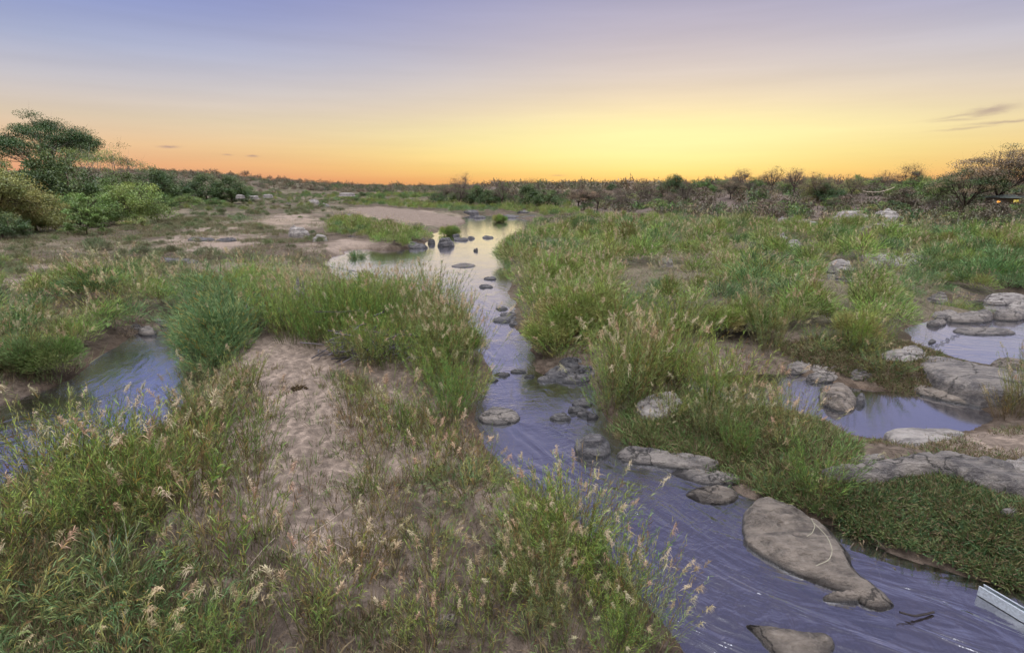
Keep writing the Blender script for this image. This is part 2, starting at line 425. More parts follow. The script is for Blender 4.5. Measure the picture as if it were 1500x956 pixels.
# ------------------------------------------------------------------ WATER (one level sheet, flow coordinates per vertex)
def water():
    th = np.radians(np.linspace(-62, 62, 420)); rr = np.geomspace(2.5, 420, 420)
    T, R = np.meshgrid(th, rr); X = R * np.sin(T); Y = R * np.cos(T)
    cl = np.array([at(x, y)[:2] for x, y in [(1900, 1050), (1500, 930), (1250, 850), (1080, 800), (960, 730), (860, 690), (800, 640), (760, 590), (740, 540), (735, 480), (715, 430), (690, 395), (690, 365), (730, 335), (700, 316), (650, 300)]])
    cl = np.vstack([[at(2600, 1200)[:2]], cl])
    cl2 = np.array([at(x, y)[:2] for x, y in [(-600, 800), (-100, 670), (60, 620), (160, 570), (230, 520), (260, 485), (330, 460), (420, 430)]])
    S = np.zeros(X.shape); Dd = np.full(X.shape, 1e9)
    for k, line in enumerate((cl, cl2)):
        acc = k * 100.0
        # densify + smooth the line
        P = line
        for _ in range(3):
            Q_ = np.stack([0.75 * P[:-1] + 0.25 * P[1:], 0.25 * P[:-1] + 0.75 * P[1:]], 1).reshape(-1, 2)
            P = np.vstack([P[:1], Q_, P[-1:]])
        for i in range(len(P) - 1):
            a, b = P[i], P[i + 1]; e = b - a; Ln = math.hypot(*e)
            t = np.clip(((X - a[0]) * e[0] + (Y - a[1]) * e[1]) / Ln ** 2, 0, 1)
            dx = X - a[0] - t * e[0]; dy = Y - a[1] - t * e[1]
            d = np.hypot(dx, dy); sg = np.sign(e[0] * dy - e[1] * dx)
            m = d < np.abs(Dd)
            S = np.where(m, acc + t * Ln, S); Dd = np.where(m, d * np.where(sg == 0, 1, sg), Dd)
            acc += Ln
    live = np.full(X.shape, 1.0)
    for P in (WATER[2], WATER[4]): live = np.where(sdist(X, Y, P) > -1.5, 0.02, live)
    live = np.where(sdist(X, Y, WATER[3]) > -1.5, 0.45, live)
    live = live / (1 + (R / 26.0) ** 2)
    Z = np.zeros(X.shape)
    nr, n2 = X.shape
    i = np.arange(nr - 1)[:, None] * n2 + np.arange(n2 - 1)[None]
    Q = np.stack([i, i + 1, i + n2 + 1, i + n2], -1).reshape(-1, 4)[:, ::-1]
    Q = Q[:, ::-1] if False else Q
    me = mesh_np('river', np.stack([X, Y, Z], -1).reshape(-1, 3), Q, None, True, M_WATER)
    a = me.attributes.new('flow', 'FLOAT_VECTOR', 'POINT')
    a.data.foreach_set('vector', np.stack([S, Dd, live], -1).astype(np.float32).ravel())
    me.update()
    o = link('river', me); tag(o, kind='structure')
    if me.polygons[0].normal.z < 0: me.flip_normals()
water()
gm = bpy.data.objects['ground'].data
if gm.polygons[5000].normal.z < 0: gm.flip_normals()

# ------------------------------------------------------------------ ROCKS
ROCKS = []
def rock(P, h, label, mat=M_ROCK, w=None, seed=0, rough=0.12, name='rock', base=None, group=None, strata=0.0):
    """P: footprint (photo pixels at ground level)"""
    pc = np.mean(np.array(P, float), 0)
    z0 = ground_at(*pc)[2] if base is None or base > .02 else base
    if base is not None: z0 = max(base, z0 if base > .02 else -1)
    z0 = max(z0, -0.05)
    Pw = np.array([at(x, y, z0)[:2] for x, y in P]); Pw = chaikin(Pw, 2)
    ROCKS.append(Pw)
    lo = Pw.min(0); hi = Pw.max(0); size = hi - lo; c = (lo + hi) / 2
    w = w or (0.42 if name == 'boulder' else 0.24) * min(size)
    pad = 0.18 * min(size) + 0.04
    step = max(size) / 90
    nx = int((size[0] + 2 * pad) / step) + 2; ny = int((size[1] + 2 * pad) / step) + 2
    xs = np.linspace(lo[0] - pad, hi[0] + pad, nx); ys = np.linspace(lo[1] - pad, hi[1] + pad, ny)
    X, Y = np.meshgrid(xs, ys)
    sc = 1.0 / max(0.25, min(size))
    sd = sdist(X, Y, Pw) + 0.07 * min(size) * fbm(X * sc * 2.5, Y * sc * 2.5, seed + 50, 4)
    t = np.clip(sd / w, 0, 1)
    prof = np.sqrt(np.clip(1 - (1 - t) ** 2, 0, 1))
    n = fbm(X * sc * 1.6, Y * sc * 1.6, seed, 5); n2 = 1 - np.abs(fbm(X * sc * 2.4 + 9, Y * sc * 4.5, seed + 7, 4)) * 2.5
    ta = seed * 2.3; til = ((X - c[0]) * math.cos(ta) + (Y - c[1]) * math.sin(ta)) * sc
    prof = prof * np.clip(1 + 0.35 * til, .3, 1.6)
    lum = np.abs(fbm(X * sc * 1.3 + 4, Y * sc * 1.3, seed + 90, 2))
    Z = z0 + h * prof * (0.85 + 0.35 * n + 0.55 * lum) + h * rough * n2 * prof - h * rough + h * .26 * fbm(X * sc * 5, Y * sc * 5, seed + 21, 5) * prof
    # joints: a few lines the rock is split along
    ja = (seed * 1.7) % 3.14; u = (X - c[0]) * math.cos(ja) + (Y - c[1]) * math.sin(ja) + 0.12 / sc * fbm(X * sc * 2, Y * sc * 2, seed + 3, 3)
    cr = np.abs(((u * sc * 1.3 + 0.37) % 1.0) - 0.5)
    Z = Z - h * 0.18 * (1 - sstep(0, 0.035, cr)) * prof * (1 if min(size) > .5 else 0)
    if strata: Z = Z + strata * h * (np.floor((v_ := (X - Y) * 3 * sc + n) * 1.0) % 2) * prof
    pl_ = Z + .25 * h * til
    stp = h * (.34 if name == 'rock' else .5); fr_ = (pl_ / stp) % 1.0
    Z = Z + (sstep(.25, .75, fr_) - fr_) * stp * .75 * prof
    ja2 = ja + 1.15; u2 = (X - c[0]) * math.cos(ja2) + (Y - c[1]) * math.sin(ja2) + 0.2 / sc * fbm(X * sc * 1.6, Y * sc * 1.6, seed + 5, 3)
    Z = Z - h * 0.16 * (1 - sstep(0, 0.03, np.abs(((u2 * sc * .8 + 0.21) % 1.0) - 0.5))) * prof * (1 if min(size) > .5 else 0)
    Z = np.where(sd < 0, z0 + np.maximum(sd * 6, -0.6) - 0.02 - h * rough, Z)
    keep = sd > -pad
    idx = np.arange(nx * ny).reshape(ny, nx)
    k = keep[:-1, :-1] | keep[1:, 1:] | keep[:-1, 1:] | keep[1:, :-1]
    Q = np.stack([idx[:-1, :-1], idx[:-1, 1:], idx[1:, 1:], idx[1:, :-1]], -1)[k]
    V = np.stack([X - c[0], Y - c[1], Z - z0], -1).reshape(-1, 3)
    used = np.unique(Q); rm = -np.ones(len(V), int); rm[used] = np.arange(len(used))
    me = mesh_np(name, V[used], rm[Q], None, True, mat)
    o = link(name, me, loc=(c[0], c[1], z0)); tag(o, label, 'boulder' if name == 'boulder' else 'rock', group)
    return o

def ell(cx, cy, rx, ry, rot=0, n=10, seed=0):
    r = random.Random(seed + int(cx))
    ry = min(ry, .85 * rx * H / max(6, float(at(cx, cy, .3)[1]))) if cy < 500 else ry
    out = []
    for i in range(n):
        a = 2 * math.pi * i / n; k = 1 + r.uniform(-.14, .14)
        x, y = rx * k * math.cos(a), ry * k * math.sin(a)
        out.append((cx + x * math.cos(rot) - y * math.sin(rot), cy + x * math.sin(rot) + y * math.cos(rot)))
    return out

rock(ell(868, 661, 31, 14), .36, 'round dark grey boulder standing alone in the stream just below the reed point', M_DARKROCK, seed=1, name='boulder', base=-.02)
rock([(900, 664), (918, 655), (965, 661), (1010, 668), (1050, 680), (1066, 690), (1040, 697), (985, 688), (930, 681), (905, 675)], .22, 'long smooth grey rock shelf beside the round dark boulder', M_ROCK, seed=2, base=-.02, w=.35)
rock([(975, 690), (1030, 690), (1085, 700), (1095, 712), (1050, 713), (1000, 706)], .12, 'flat grey ledge just below the long rock shelf, half in the water', M_ROCK, seed=3, base=-.02)
rock([(1000, 722), (1030, 712), (1075, 715), (1085, 735), (1050, 742), (1015, 736)], .08, 'low brown ledge awash at the foot of the green bank', M_BROWNROCK, seed=33, base=-.01)
rock([(1080, 775), (1090, 748), (1106, 730), (1150, 742), (1205, 768), (1228, 790), (1246, 815), (1258, 842), (1290, 862), (1322, 892), (1300, 903), (1266, 896), (1246, 874), (1205, 862), (1165, 845), (1120, 822), (1092, 800)], .28, 'big grey-brown rock running down into the stream like a sleeping animal', M_BROWNROCK, seed=4, name='boulder', base=-.02, w=.6, rough=.16)
rock([(1203, 874), (1225, 868), (1262, 873), (1262, 884), (1225, 884), (1205, 882)], .1, 'small rounded stone lying against the tip of the big rock', M_BROWNROCK, seed=5, base=-.01)
rock([(1085, 912), (1120, 918), (1170, 926), (1215, 930), (1225, 950), (1205, 968), (1150, 975), (1125, 955), (1110, 935)], .1, 'low cracked tan rock at the bottom edge of the photo', M_BROWNROCK, seed=6, base=.0, w=.2)
for i, (x, y, rx, ry, h) in enumerate([(840, 541, 26, 9, .34), (820, 549, 26, 8, .26), (858, 552, 17, 8, .3), (800, 556, 15, 5, .14), (843, 558, 22, 5, .2), (875, 527, 14, 5, .2)]):
    rock(ell(x, y, rx, ry), h, ['tallest dark boulder of the pile at the river bend', 'long dark boulder in front of the tallest one at the river bend', 'rounded boulder on the right of the pile at the river bend', 'small low stone on the left of the pile at the river bend', 'flat front boulder of the pile at the river bend', 'dark rock half hidden behind the pile at the river bend'][i], M_DARKROCK, seed=10 + i, name='boulder', base=0.0, group='boulder pile at the river bend')
rock(ell(733, 612, 31, 13), .16, 'flat speckled grey rock under the thicket at the river\'s left edge', M_ROCK, seed=20, base=0)
for i, (x, y, rx, ry) in enumerate([(852, 593, 15, 6), (846, 602, 16, 5), (856, 608, 13, 4), (821, 614, 16, 4), (868, 612, 10, 3)]):
    rock(ell(x, y, rx, ry), .12, ['uppermost stone of the little midstream row', 'second stone of the little midstream row', 'third stone of the little midstream row', 'leftmost flat stone of the midstream row', 'stone of the midstream row nearest the reeds'][i], M_DARKROCK, seed=22 + i, base=-.01, group='stones in a row midstream')
rock([(930, 598), (945, 580), (985, 575), (1008, 592), (1000, 606), (950, 612)], .14, 'pale sloping slab on the point, between two reed clumps', M_PALEROCK, seed=30)
for i, (x, y, rx, ry, h) in enumerate([(995, 548, 15, 5, .25), (1000, 560, 15, 4, .16)]):
    rock(ell(x, y, rx, ry), h, ['upper grey rock at the left end of the pool', 'lower grey rock at the left end of the pool'][i], M_ROCK, seed=35 + i, base=0.02)
rock([(1196, 578), (1206, 566), (1232, 566), (1252, 578), (1258, 596), (1240, 606), (1215, 602), (1200, 590)], .42, 'tilted brown boulder standing in the calm pool', M_BROWNROCK, seed=40, name='boulder', base=-.02)
rock(ell(1260, 590, 10, 7), .22, 'small dark stone tucked behind the tilted pool boulder', M_DARKROCK, seed=41, base=-.02)
for i, (x, y, rx, ry, h) in enumerate([(1175, 540, 25, 8, .25), (1215, 542, 28, 7, .25), (1205, 553, 25, 6, .16), (1265, 551, 25, 7, .22)]):
    rock(ell(x, y, rx, ry), h, ['leftmost grey slab on the far edge of the pool', 'long grey slab in the middle of the pool\'s far edge', 'low front slab at the pool\'s far edge', 'right slab at the pool\'s far edge beside the grass'][i], M_ROCK, seed=45 + i, base=.05, group='slabs along the far edge of the pool')
rock([(1285, 520), (1330, 508), (1360, 516), (1350, 530), (1300, 530)], .18, 'pale rounded slab at the left end of the rock sheet by the pools', M_PALEROCK, seed=50, base=.1)
rock([(1345, 520), (1400, 528), (1470, 544), (1560, 556), (1560, 580), (1470, 580), (1400, 566), (1350, 548)], .17, 'broad smooth rock sheet between the two right-hand pools', M_ROCK, seed=51, base=.1, w=.7)
rock([(1330, 560), (1400, 566), (1440, 580), (1435, 594), (1380, 586), (1335, 575)], .16, 'brown shelf dropping into the calm pool on its right', M_BROWNROCK, seed=52, base=.03)
rock([(1440, 536), (1470, 530), (1560, 548), (1560, 558), (1480, 552)], .28, 'tan log-shaped rock at the right edge below the rapids', M_BROWNROCK, seed=53, base=.15)
rock([(1292, 634), (1330, 628), (1390, 628), (1425, 638), (1408, 654), (1360, 662), (1310, 650)], .14, 'pale flat slab on the near shore of the calm pool', M_PALEROCK, seed=54)
rock([(1195, 690), (1240, 688), (1300, 682), (1345, 672), (1400, 678), (1450, 694), (1500, 712), (1600, 745), (1600, 765), (1500, 732), (1440, 716), (1380, 700), (1330, 700), (1290, 708), (1230, 704)], .34, 'long smooth curving rock ridge above the green creepers', M_ROCK, seed=55, w=.3, base=.38, rough=.05)
rock([(1455, 688), (1480, 680), (1560, 682), (1560, 702), (1480, 702)], .2, 'pale rounded rock at the right edge behind the curving ridge', M_PALEROCK, seed=56, base=.4)
rock([(1235, 672), (1290, 668), (1300, 676), (1250, 680)], .1, 'small flat pale slab beside the curving ridge', M_ROCK, seed=57, base=.3)
rock([(1385, 486), (1410, 480), (1480, 484), (1490, 491), (1430, 493)], .12, 'thin dark slab lying in the bright rapids at the right', M_ROCK, seed=58, base=-.01)
rock(ell(1365, 501, 6, 2.5), .1, 'tiny dark stone in the bright rapids', M_DARKROCK, seed=59, base=0)
for i, (x, y, rx, ry, h) in enumerate([(1372, 442, 16, 5, .4), (1385, 462, 24, 5, .2), (1470, 440, 36, 6, .35), (1420, 465, 34, 4, .2), (1480, 462, 25, 5, .25), (1372, 474, 14, 3, .15), (1500, 452, 24, 5, .35)]):
    rock(ell(x, y, rx, ry), h, ['jagged grey rock at the left of the upper right outcrop', 'dark slab under the jagged rock of the upper right outcrop', 'broad pale-topped rock at the back of the upper right outcrop', 'dark slab below the mossy tussock', 'slab at the right side of the mossy tussock', 'low stone at the head of the rapids', 'rounded rock at the right edge above the rapids'][i], M_PALEROCK if i in (2, 6) else M_ROCK, seed=60 + i, base=.05, group='upper right outcrop')
for i, (x, y, rx, ry, h) in enumerate([(1285, 378, 32, 3.5, .35), (1345, 378, 40, 3.5, .3), (1310, 385, 45, 3, .2), (1230, 388, 18, 2.5, .3), (1400, 388, 30, 3, .25), (1240, 396, 16, 2, .2)]):
    rock(ell(x, y, rx, ry), h, ['pale flat rock, back left of the shelf behind the little golden pool', 'pale flat rock, back right of the shelf behind the golden pool', 'long front slab of the shelf behind the golden pool', 'grey slab at the left end of the shelf above the golden pool', 'pale slab at the right end of the shelf among reeds', 'dark slab touching the golden pool'][i], M_PALEROCK, seed=70 + i, base=.5, group='pale rock shelf among the reeds')
for i, (x, y, rx, ry, h) in enumerate([(1110, 360, 15, 2.5, .55), (1140, 359, 17, 2.5, .85), (1160, 361, 15, 2.5, .5)]):
    rock(ell(x, y, rx, ry), h, ['left pale boulder of the trio rising over the reeds', 'middle and tallest pale boulder of the trio over the reeds', 'right pale boulder of the trio over the reeds'][i], M_PALEROCK, seed=78 + i, name='boulder', base=.9, group='pale boulder trio in the reeds')
for i, (x, y, rx, ry, h) in enumerate([(1145, 328, 10, 2, .9), (1180, 330, 24, 1.8, .7), (1222, 332, 20, 2.5, 1.25), (1245, 333, 16, 2, 1.0), (1248, 325, 32, 2, 1.6), (1295, 322, 30, 1.6, 1.2), (1290, 334, 15, 1.8, .8), (1316, 335, 14, 1.8, .6), (1270, 337, 12, 1.6, .7)]):
    rock(ell(x, y, rx, ry), h, ['small pale rock, farthest left below the dark scrub slope', 'low pale ledge left of the big dome on the far bank', 'big domed pale boulder at the foot of the far bank', 'sloping boulder leaning on the right of the big dome', 'long flat-topped pale rock behind the big dome', 'highest flat grey slab against the brown scrub', 'grey rock right of the big dome', 'small low rock at the right end of the far outcrop', 'low front rock of the far outcrop'][i], M_PALEROCK, seed=85 + i, name='boulder', base=.6, group='far bank outcrop')
rock(ell(975, 386, 11, 3), .4, 'single pale boulder half sunk in the mid reeds', M_PALEROCK, seed=95, name='boulder', base=.8)
rock([(780, 360), (800, 354), (822, 354), (818, 362), (790, 364)], .3, 'tan flat slab on the right bank just below the golden bend', M_BROWNROCK, seed=96)
rock(ell(654, 361, 12.5, 4.5), .85, 'lone dark rounded boulder standing in the upper river', M_DARKROCK, seed=97, name='boulder', base=-.03)
for i, (x, y, rx, ry) in enumerate([(676, 352, 12, 2), (668, 346, 6, 1.5), (690, 350, 6, 1), (620, 353, 6, 2.5), (697, 368, 4, 1), (715, 349, 9, 1.2)]):
    rock(ell(x, y, rx, ry), .28, ['largest flat stone behind the lone dark boulder', 'small stone behind the lone dark boulder', 'thin stone on the riffle right of the dark boulder', 'stone at the tip of the reedy gravel island', 'tiny stone in the upper river below the riffle', 'rightmost dark stone of the upper riffle'][i], M_DARKROCK, seed=100 + i, base=-.03, group='stones of the upper riffle')
rock([(660, 389), (680, 386), (697, 388), (696, 392), (675, 393), (662, 392)], .14, 'slim flat rock like a log in the middle of the upper river', M_ROCK, seed=110, base=-.02)
for i, (x, y, rx, ry) in enumerate([(718, 409, 10, 1.5), (712, 421, 12, 3), (745, 462, 14, 4), (742, 470, 20, 4), (758, 476, 12, 3), (735, 453, 10, 3)]):
    rock(ell(x, y, rx, ry), .15, ['thin dark slab across the narrowing river', 'mossy rock at the left where the river narrows', 'stone in the small rapid, upper of the pair', 'wide wet stone of the small rapid', 'right stone of the small rapid', 'farthest stone of the small rapid'][i], M_DARKROCK, seed=112 + i, base=-.02, group='stones of the small rapid')
for i, (x, y, rx, ry) in enumerate([(735, 550, 14, 3.5), (760, 546, 13, 3), (722, 558, 9, 3), (775, 553, 9, 2.5)]):
    rock(ell(x, y, rx, ry), .08, ['left wet stone of the lower riffle', 'middle wet stone of the lower riffle', 'nearest-bank wet stone of the lower riffle', 'right wet stone of the lower riffle'][i], M_DARKROCK, seed=120 + i, base=-.02, group='wet stones of the lower riffle')
rock(ell(439, 346, 17, 4), 1.0, 'larger white rounded boulder on the left flat', M_PALEROCK, seed=130, name='boulder', base=.4)
rock(ell(470, 353, 12, 3), .75, 'smaller white boulder right beside the larger white one', M_PALEROCK, seed=131, name='boulder', base=.35)
rock(ell(350, 410, 11, 4), .5, 'pale stone block at the back left corner of the thicket', M_PALEROCK, seed=132, base=.4)
rock(ell(443, 478, 11, 3.5), 1.5, 'pale stone showing through the middle of the thicket', M_PALEROCK, seed=1322, base=.4)
for i, (x, y, rx, ry, h) in enumerate([(584, 360, 9, 3, 1.0), (612, 363, 15, 2.2, .45), (517, 352, 10, 1.6, .5), (632, 357, 6, 2, .5)]):
    rock(ell(x, y, rx, ry), h, ['upright dark rock under the reeds of the gravel island', 'low dark rock at the water on the gravel island', 'dark slab at the left end of the gravel island', 'dark stone at the right tip of the gravel island'][i], M_DARKROCK, seed=134 + i, base=0, group='dark rocks of the gravel island')
for i, (x, y, rx, ry, h) in enumerate([(460, 299, 9, 1, 1.3), (477, 303, 6, .8, .8), (423, 299, 4, .6, .7), (480, 292, 6, .5, .5), (556, 299, 4, .6, .8), (597, 298, 9, .6, .7), (584, 284, 10, .35, .3), (508, 284, 12, .35, .3), (370, 288, 9, .3, .3), (352, 287, 6, .3, .3), (392, 286, 7, .3, .3), (510, 318, 5, .8, .6)]):
    rock(ell(x, y, rx, ry), h, ['grey domed boulder far out on the left flat', 'small rock right of the far grey dome', 'small rock left of the far grey dome', 'tiny pale rock behind the far grey dome', 'tiny rock in the far green reeds', 'pale low rock above the gravel bar', 'farthest pale ledge toward the horizon', 'far pale ledge below the hill', 'widest pale ledge below the dark round trees', 'left pale ledge below the dark round trees', 'right pale ledge below the dark round trees', 'small rock behind the gravel bar'][i], M_PALEROCK, seed=140 + i, base=.5, group='far rocks on the left flat')
for i, (x, y, rx, ry) in enumerate([(215, 489, 16, 5), (199, 484, 10, 4), (238, 477, 12, 4)]):
    rock(ell(x, y, rx, ry), .25, ['purple-grey stone in the head of the left channel', 'smaller stone behind it at the head of the left channel', 'stone under the reeds at the head of the left channel'][i], M_ROCK, seed=155 + i, base=0, group='stones at the head of the left channel')
for i, (x, y, rx, ry) in enumerate([(295, 352, 20, 3), (330, 353, 16, 3), (265, 385, 25, 3.5), (245, 383, 15, 2.5), (55, 432, 10, 3)]):
    rock(ell(x, y, rx, ry), .3, ['left of two dark flat rocks in the dry grass', 'right of two dark flat rocks in the dry grass', 'dark flat rock nearer the left channel in dry grass', 'small dark rock beside the nearer flat rock', 'dark stone in scrub above the left channel'][i], M_DARKROCK, seed=160 + i, group='dark flat rocks in the dry grass')
for i, (x, y, rx, ry) in enumerate([(690, 311, 12, 1.1), (750, 318, 20, 1.6), (775, 319, 16, 1.4), (766, 311, 10, .9), (702, 319, 9, 1)]):
    rock(ell(x, y, rx, ry), .4, ['dark rock at the head of the golden bend', 'long dark ledge behind the golden bend', 'right dark ledge behind the golden bend', 'pale rock above the golden bend', 'low dark rock left of the golden bend'][i], M_DARKROCK, seed=170 + i, base=.05, group='dark ledges behind the golden bend')
rock([(455, 900), (480, 895), (500, 905), (480, 915)][::1] and ell(650, 915, 22, 9), .12, 'cracked sandy stone half buried near the bottom edge', M_BROWNROCK, seed=180)
rock(ell(603, 857, 5, 4), .09, 'single fist-sized brown stone on the sand', M_BROWNROCK, seed=181)
rock(ell(1478, 752, 14, 6), .12, 'small stone on the sandy slope behind the creepers', M_ROCK, seed=182)

# ------------------------------------------------------------------ REEDS
def reed(seed, n, h, rad, lean, leafL, leafW, nl, plume, pal, bend=0.16, dome=0.0, seg=2, dry=0.08, wind=0.1):
    rng = np.random.default_rng(seed)
    st, lf, pl = Acc(), Acc(), Acc()
    pal = np.array(pal)
    for i in range(n):
        a = rng.uniform(0, 2 * np.pi); r = rad * math.sqrt(rng.uniform(0, 1))
        b = np.array([r * math.cos(a), r * math.sin(a), -0.08])
        out = np.array([math.cos(a), math.sin(a), 0])
        d = nrm(np.array([0, 0, 1.0]) + out * lean * (r / rad) + rng.normal(0, 0.10, 3) * [1, 1, 0])
        hh = h * rng.uniform(0.55, 1.05) * (1 - dome * (r / rad) ** 2)
        be = (out * rng.uniform(0, 1) + np.array([wind * 2, -wind, 0]) + rng.normal(0, .25, 3) * [1, 1, 0]) * bend * hh
        tt = np.linspace(0, 1, 5)
        pts = b + d * hh * tt[:, None] + be * (tt ** 2)[:, None]
        V, Q = tube(pts, np.linspace(0.006, 0.002, 5) * (1 + leafW * 8), 3)
        c = pal[rng.integers(len(pal))] * rng.uniform(0.8, 1.2)
        isdry = rng.uniform() < dry
        if isdry: c = np.array([0.24, 0.16, 0.07]) * rng.uniform(.6, 1.2)
        st.add(V, Q, c * 0.4 + np.array([.08, .06, .03]) * .6)
        m = max(3, int(nl * rng.uniform(.7, 1.2)))
        t = np.sort(rng.uniform(0.12, 1.0, m)) ** 0.8
        P = b + d * hh * t[:, None] + be * (t ** 2)[:, None]
        T = nrm(d * hh + 2 * be * t[:, None])
        az = rng.uniform(0, 2 * np.pi) + np.arange(m) * np.pi + rng.normal(0, .5, m)
        O = np.stack([np.cos(az), np.sin(az), np.zeros(m)], 1)
        D = T * (0.75 + 0.5 * t)[:, None] + O * rng.uniform(.28, .8, m)[:, None]
        C = np.tile(c, (m, 1)) * rng.uniform(0.7, 1.3, (m, 1))
        low = (t < 0.35) & (rng.uniform(size=m) < 0.6)
        C[low] = np.array([0.10, 0.07, 0.038]) * rng.uniform(.6, 1.3, (low.sum(), 1))
        yl = rng.uniform(size=m) < 0.06
        C[yl] = np.array([0.32, 0.26, 0.06])
        Ls = leafL * rng.uniform(.6, 1.15, m) * (1.15 - 0.45 * t)
        lf.add(*strips(P, D, Ls, leafW * rng.uniform(.7, 1.2, m), rng.uniform(.05, .55, m), C, rng, seg))
        if rng.uniform() < plume and not isdry:
            top = b + d * hh + be; k = 46
            tp = rng.uniform(0, 1, k)
            P = top + nrm(d * hh + 2 * be) * (tp * 0.26)[:, None]
            az = rng.uniform(0, 6.28); sd_ = np.array([math.cos(az), math.sin(az), 0.0])
            D = np.array([0, 0, 1.0]) * 0.9 + sd_ * 0.5 + rng.normal(0, .38, (k, 3))
            pc = np.array([[.50, .40, .24], [.44, .32, .20], [.52, .45, .29]])[rng.integers(3)]
            lf.add(*strips(P, D, rng.uniform(.09, .24, k) * (1.2 - .5 * tp), 0.010 + leafW * .15, rng.uniform(.3, 1.1, k), np.tile(pc, (k, 1)) * rng.uniform(.7, 1.2, (k, 1)), rng, 2))
    return st, lf, pl

def bushy(seed, n, rad, h, leafL, leafW, pal, plume=0.0, seg=2):
    """rounded waterside bush: leaves packed through several upright lobes, stems fanning from the base"""
    rng = np.random.default_rng(seed); st, lf = Acc(), Acc(); pal = np.array(pal)
    nlob = 11
    a = rng.uniform(0, 6.28, nlob); r = rad * np.sqrt(rng.uniform(0, .55, nlob))
    lob = np.stack([r * np.cos(a), r * np.sin(a), h * (.62 - .30 * (r / rad) ** 2) * rng.uniform(.75, 1.15, nlob)], 1)
    lr = rad * rng.uniform(.32, .55, nlob)
    k = rng.integers(nlob, size=n)
    g = nrm(rng.normal(0, 1, (n, 3))) * rng.uniform(0, 1, (n, 1)) ** .4
    P = lob[k] + g * lr[k][:, None] * np.array([1, 1, .9]) ; P[:, 2] = np.abs(P[:, 2]) * rng.uniform(.55, 1, n) ** .5
    out = P * [1, 1, 0] / rad
    D = np.array([0, 0, .9]) + out * .8 + g * .35 + rng.normal(0, .22, (n, 3))
    C = pal[k % len(pal)] * rng.uniform(.6, 1.4, (n, 1))
    dr = rng.uniform(size=n) < .06; C[dr] = np.array([.14, .10, .05])
    lf.add(*strips(P, D, leafL * rng.uniform(.6, 1.3, n), leafW, rng.uniform(.1, .5, n), C, rng, seg))
    for i in range(26):
        e = lob[rng.integers(nlob)] * rng.uniform(.7, 1.1); b = np.array([e[0] * .25, e[1] * .25, -.1])
        V, Q = tube(np.array([b, (b + e) / 2 + [0, 0, .1], e]), np.array([.012, .009, .004]), 3); st.add(V, Q, np.array([.09, .07, .04]))
    for i in range(int(plume)):
        top = lob[rng.integers(nlob)] + rng.normal(0, .2, 3) * rad; top[2] = abs(top[2]) + h * .25; m = 26
        P2 = top + np.array([0, 0, .26]) * rng.uniform(0, 1, (m, 1)); D2 = np.array([.3, 0, .8]) + rng.normal(0, .35, (m, 3))
        lf.add(*strips(P2, D2, rng.uniform(.08, .2, m), leafW * .5, .5, np.tile(np.array([.46, .38, .24]), (m, 1)) * rng.uniform(.7, 1.2, (m, 1)), rng, 1))
    return st, lf

G_BRIGHT = [(.20, .30, .075), (.17, .27, .07), (.24, .31, .08), (.15, .23, .06)]
G_OLIVE = [(.20, .235, .085), (.24, .25, .095), (.17, .215, .075), (.26, .235, .10)]
G_TEAL = [(.115, .20, .085), (.14, .22, .095), (.10, .17, .075), (.18, .24, .10)]
G_PALE = [(.22, .28, .125), (.26, .30, .15), (.19, .25, .105), (.27, .27, .13)]
G_BRIGHT, G_OLIVE, G_TEAL, G_PALE = [[(a * 1.02, b * 1.03, c * .92) for a, b, c in G] for G in (G_BRIGHT, G_OLIVE, G_TEAL, G_PALE)]
VARS = {
    # name: (args) ; phrase
    'green': (dict(n=64, h=2.3, rad=.55, lean=.32, leafL=.30, leafW=.016, nl=22, plume=.04, pal=G_BRIGHT), 'tall bright green reed clump'),
    'green_b': (dict(n=56, h=2.0, rad=.6, lean=.38, leafL=.28, leafW=.0155, nl=21, plume=.07, pal=G_BRIGHT + G_OLIVE), 'leafy green reed clump'),
    'plumed': (dict(n=58, h=2.3, rad=.55, lean=.32, leafL=.28, leafW=.015, nl=20, plume=.24, pal=G_OLIVE + G_PALE), 'plumed olive reed clump'),
    'teal': (dict(n=90, h=1.7, rad=.7, lean=.6, leafL=.34, leafW=.020, nl=22, plume=.0, pal=G_TEAL, bend=.35, dome=.3, dry=.02), 'dense blue-green reed clump'),
    'dome': (dict(n=120, h=1.9, rad=.75, lean=.85, leafL=.26, leafW=.018, nl=20, plume=.02, pal=G_OLIVE + G_BRIGHT, bend=.3, dome=.35, dry=.04), 'rounded bushy olive reed clump'),
    'sparse': (dict(n=24, h=1.65, rad=.4, lean=.35, leafL=.27, leafW=.015, nl=17, plume=.16, pal=G_BRIGHT + G_OLIVE, dry=.22), 'thin reed clump of a few stems'),
    'dry': (dict(n=44, h=1.05, rad=.4, lean=.6, leafL=.26, leafW=.014, nl=9, plume=.22, pal=[(.20, .15, .07), (.16, .13, .055), (.13, .14, .05)], dry=.6), 'half dry brown reed clump'),
    'low': (dict(n=46, h=.85, rad=.55, lean=.9, leafL=.25, leafW=.014, nl=14, plume=.03, pal=G_TEAL + G_OLIVE, bend=.4, dry=.12), 'low sprawling reed clump'),
}
PROTO = {}
for vi, (k, (kw, ph)) in enumerate(VARS.items()):
    PROTO[k] = []
    for j in range(3 if k in ('green', 'green_b', 'plumed', 'sparse', 'dome') else 2):
        st, lf, pl = reed(900 + vi * 10 + j, **kw)
        PROTO[k].append((st.mesh('stems', M_STEM), lf.mesh('foliage', M_LEAF)))
LITE = {}
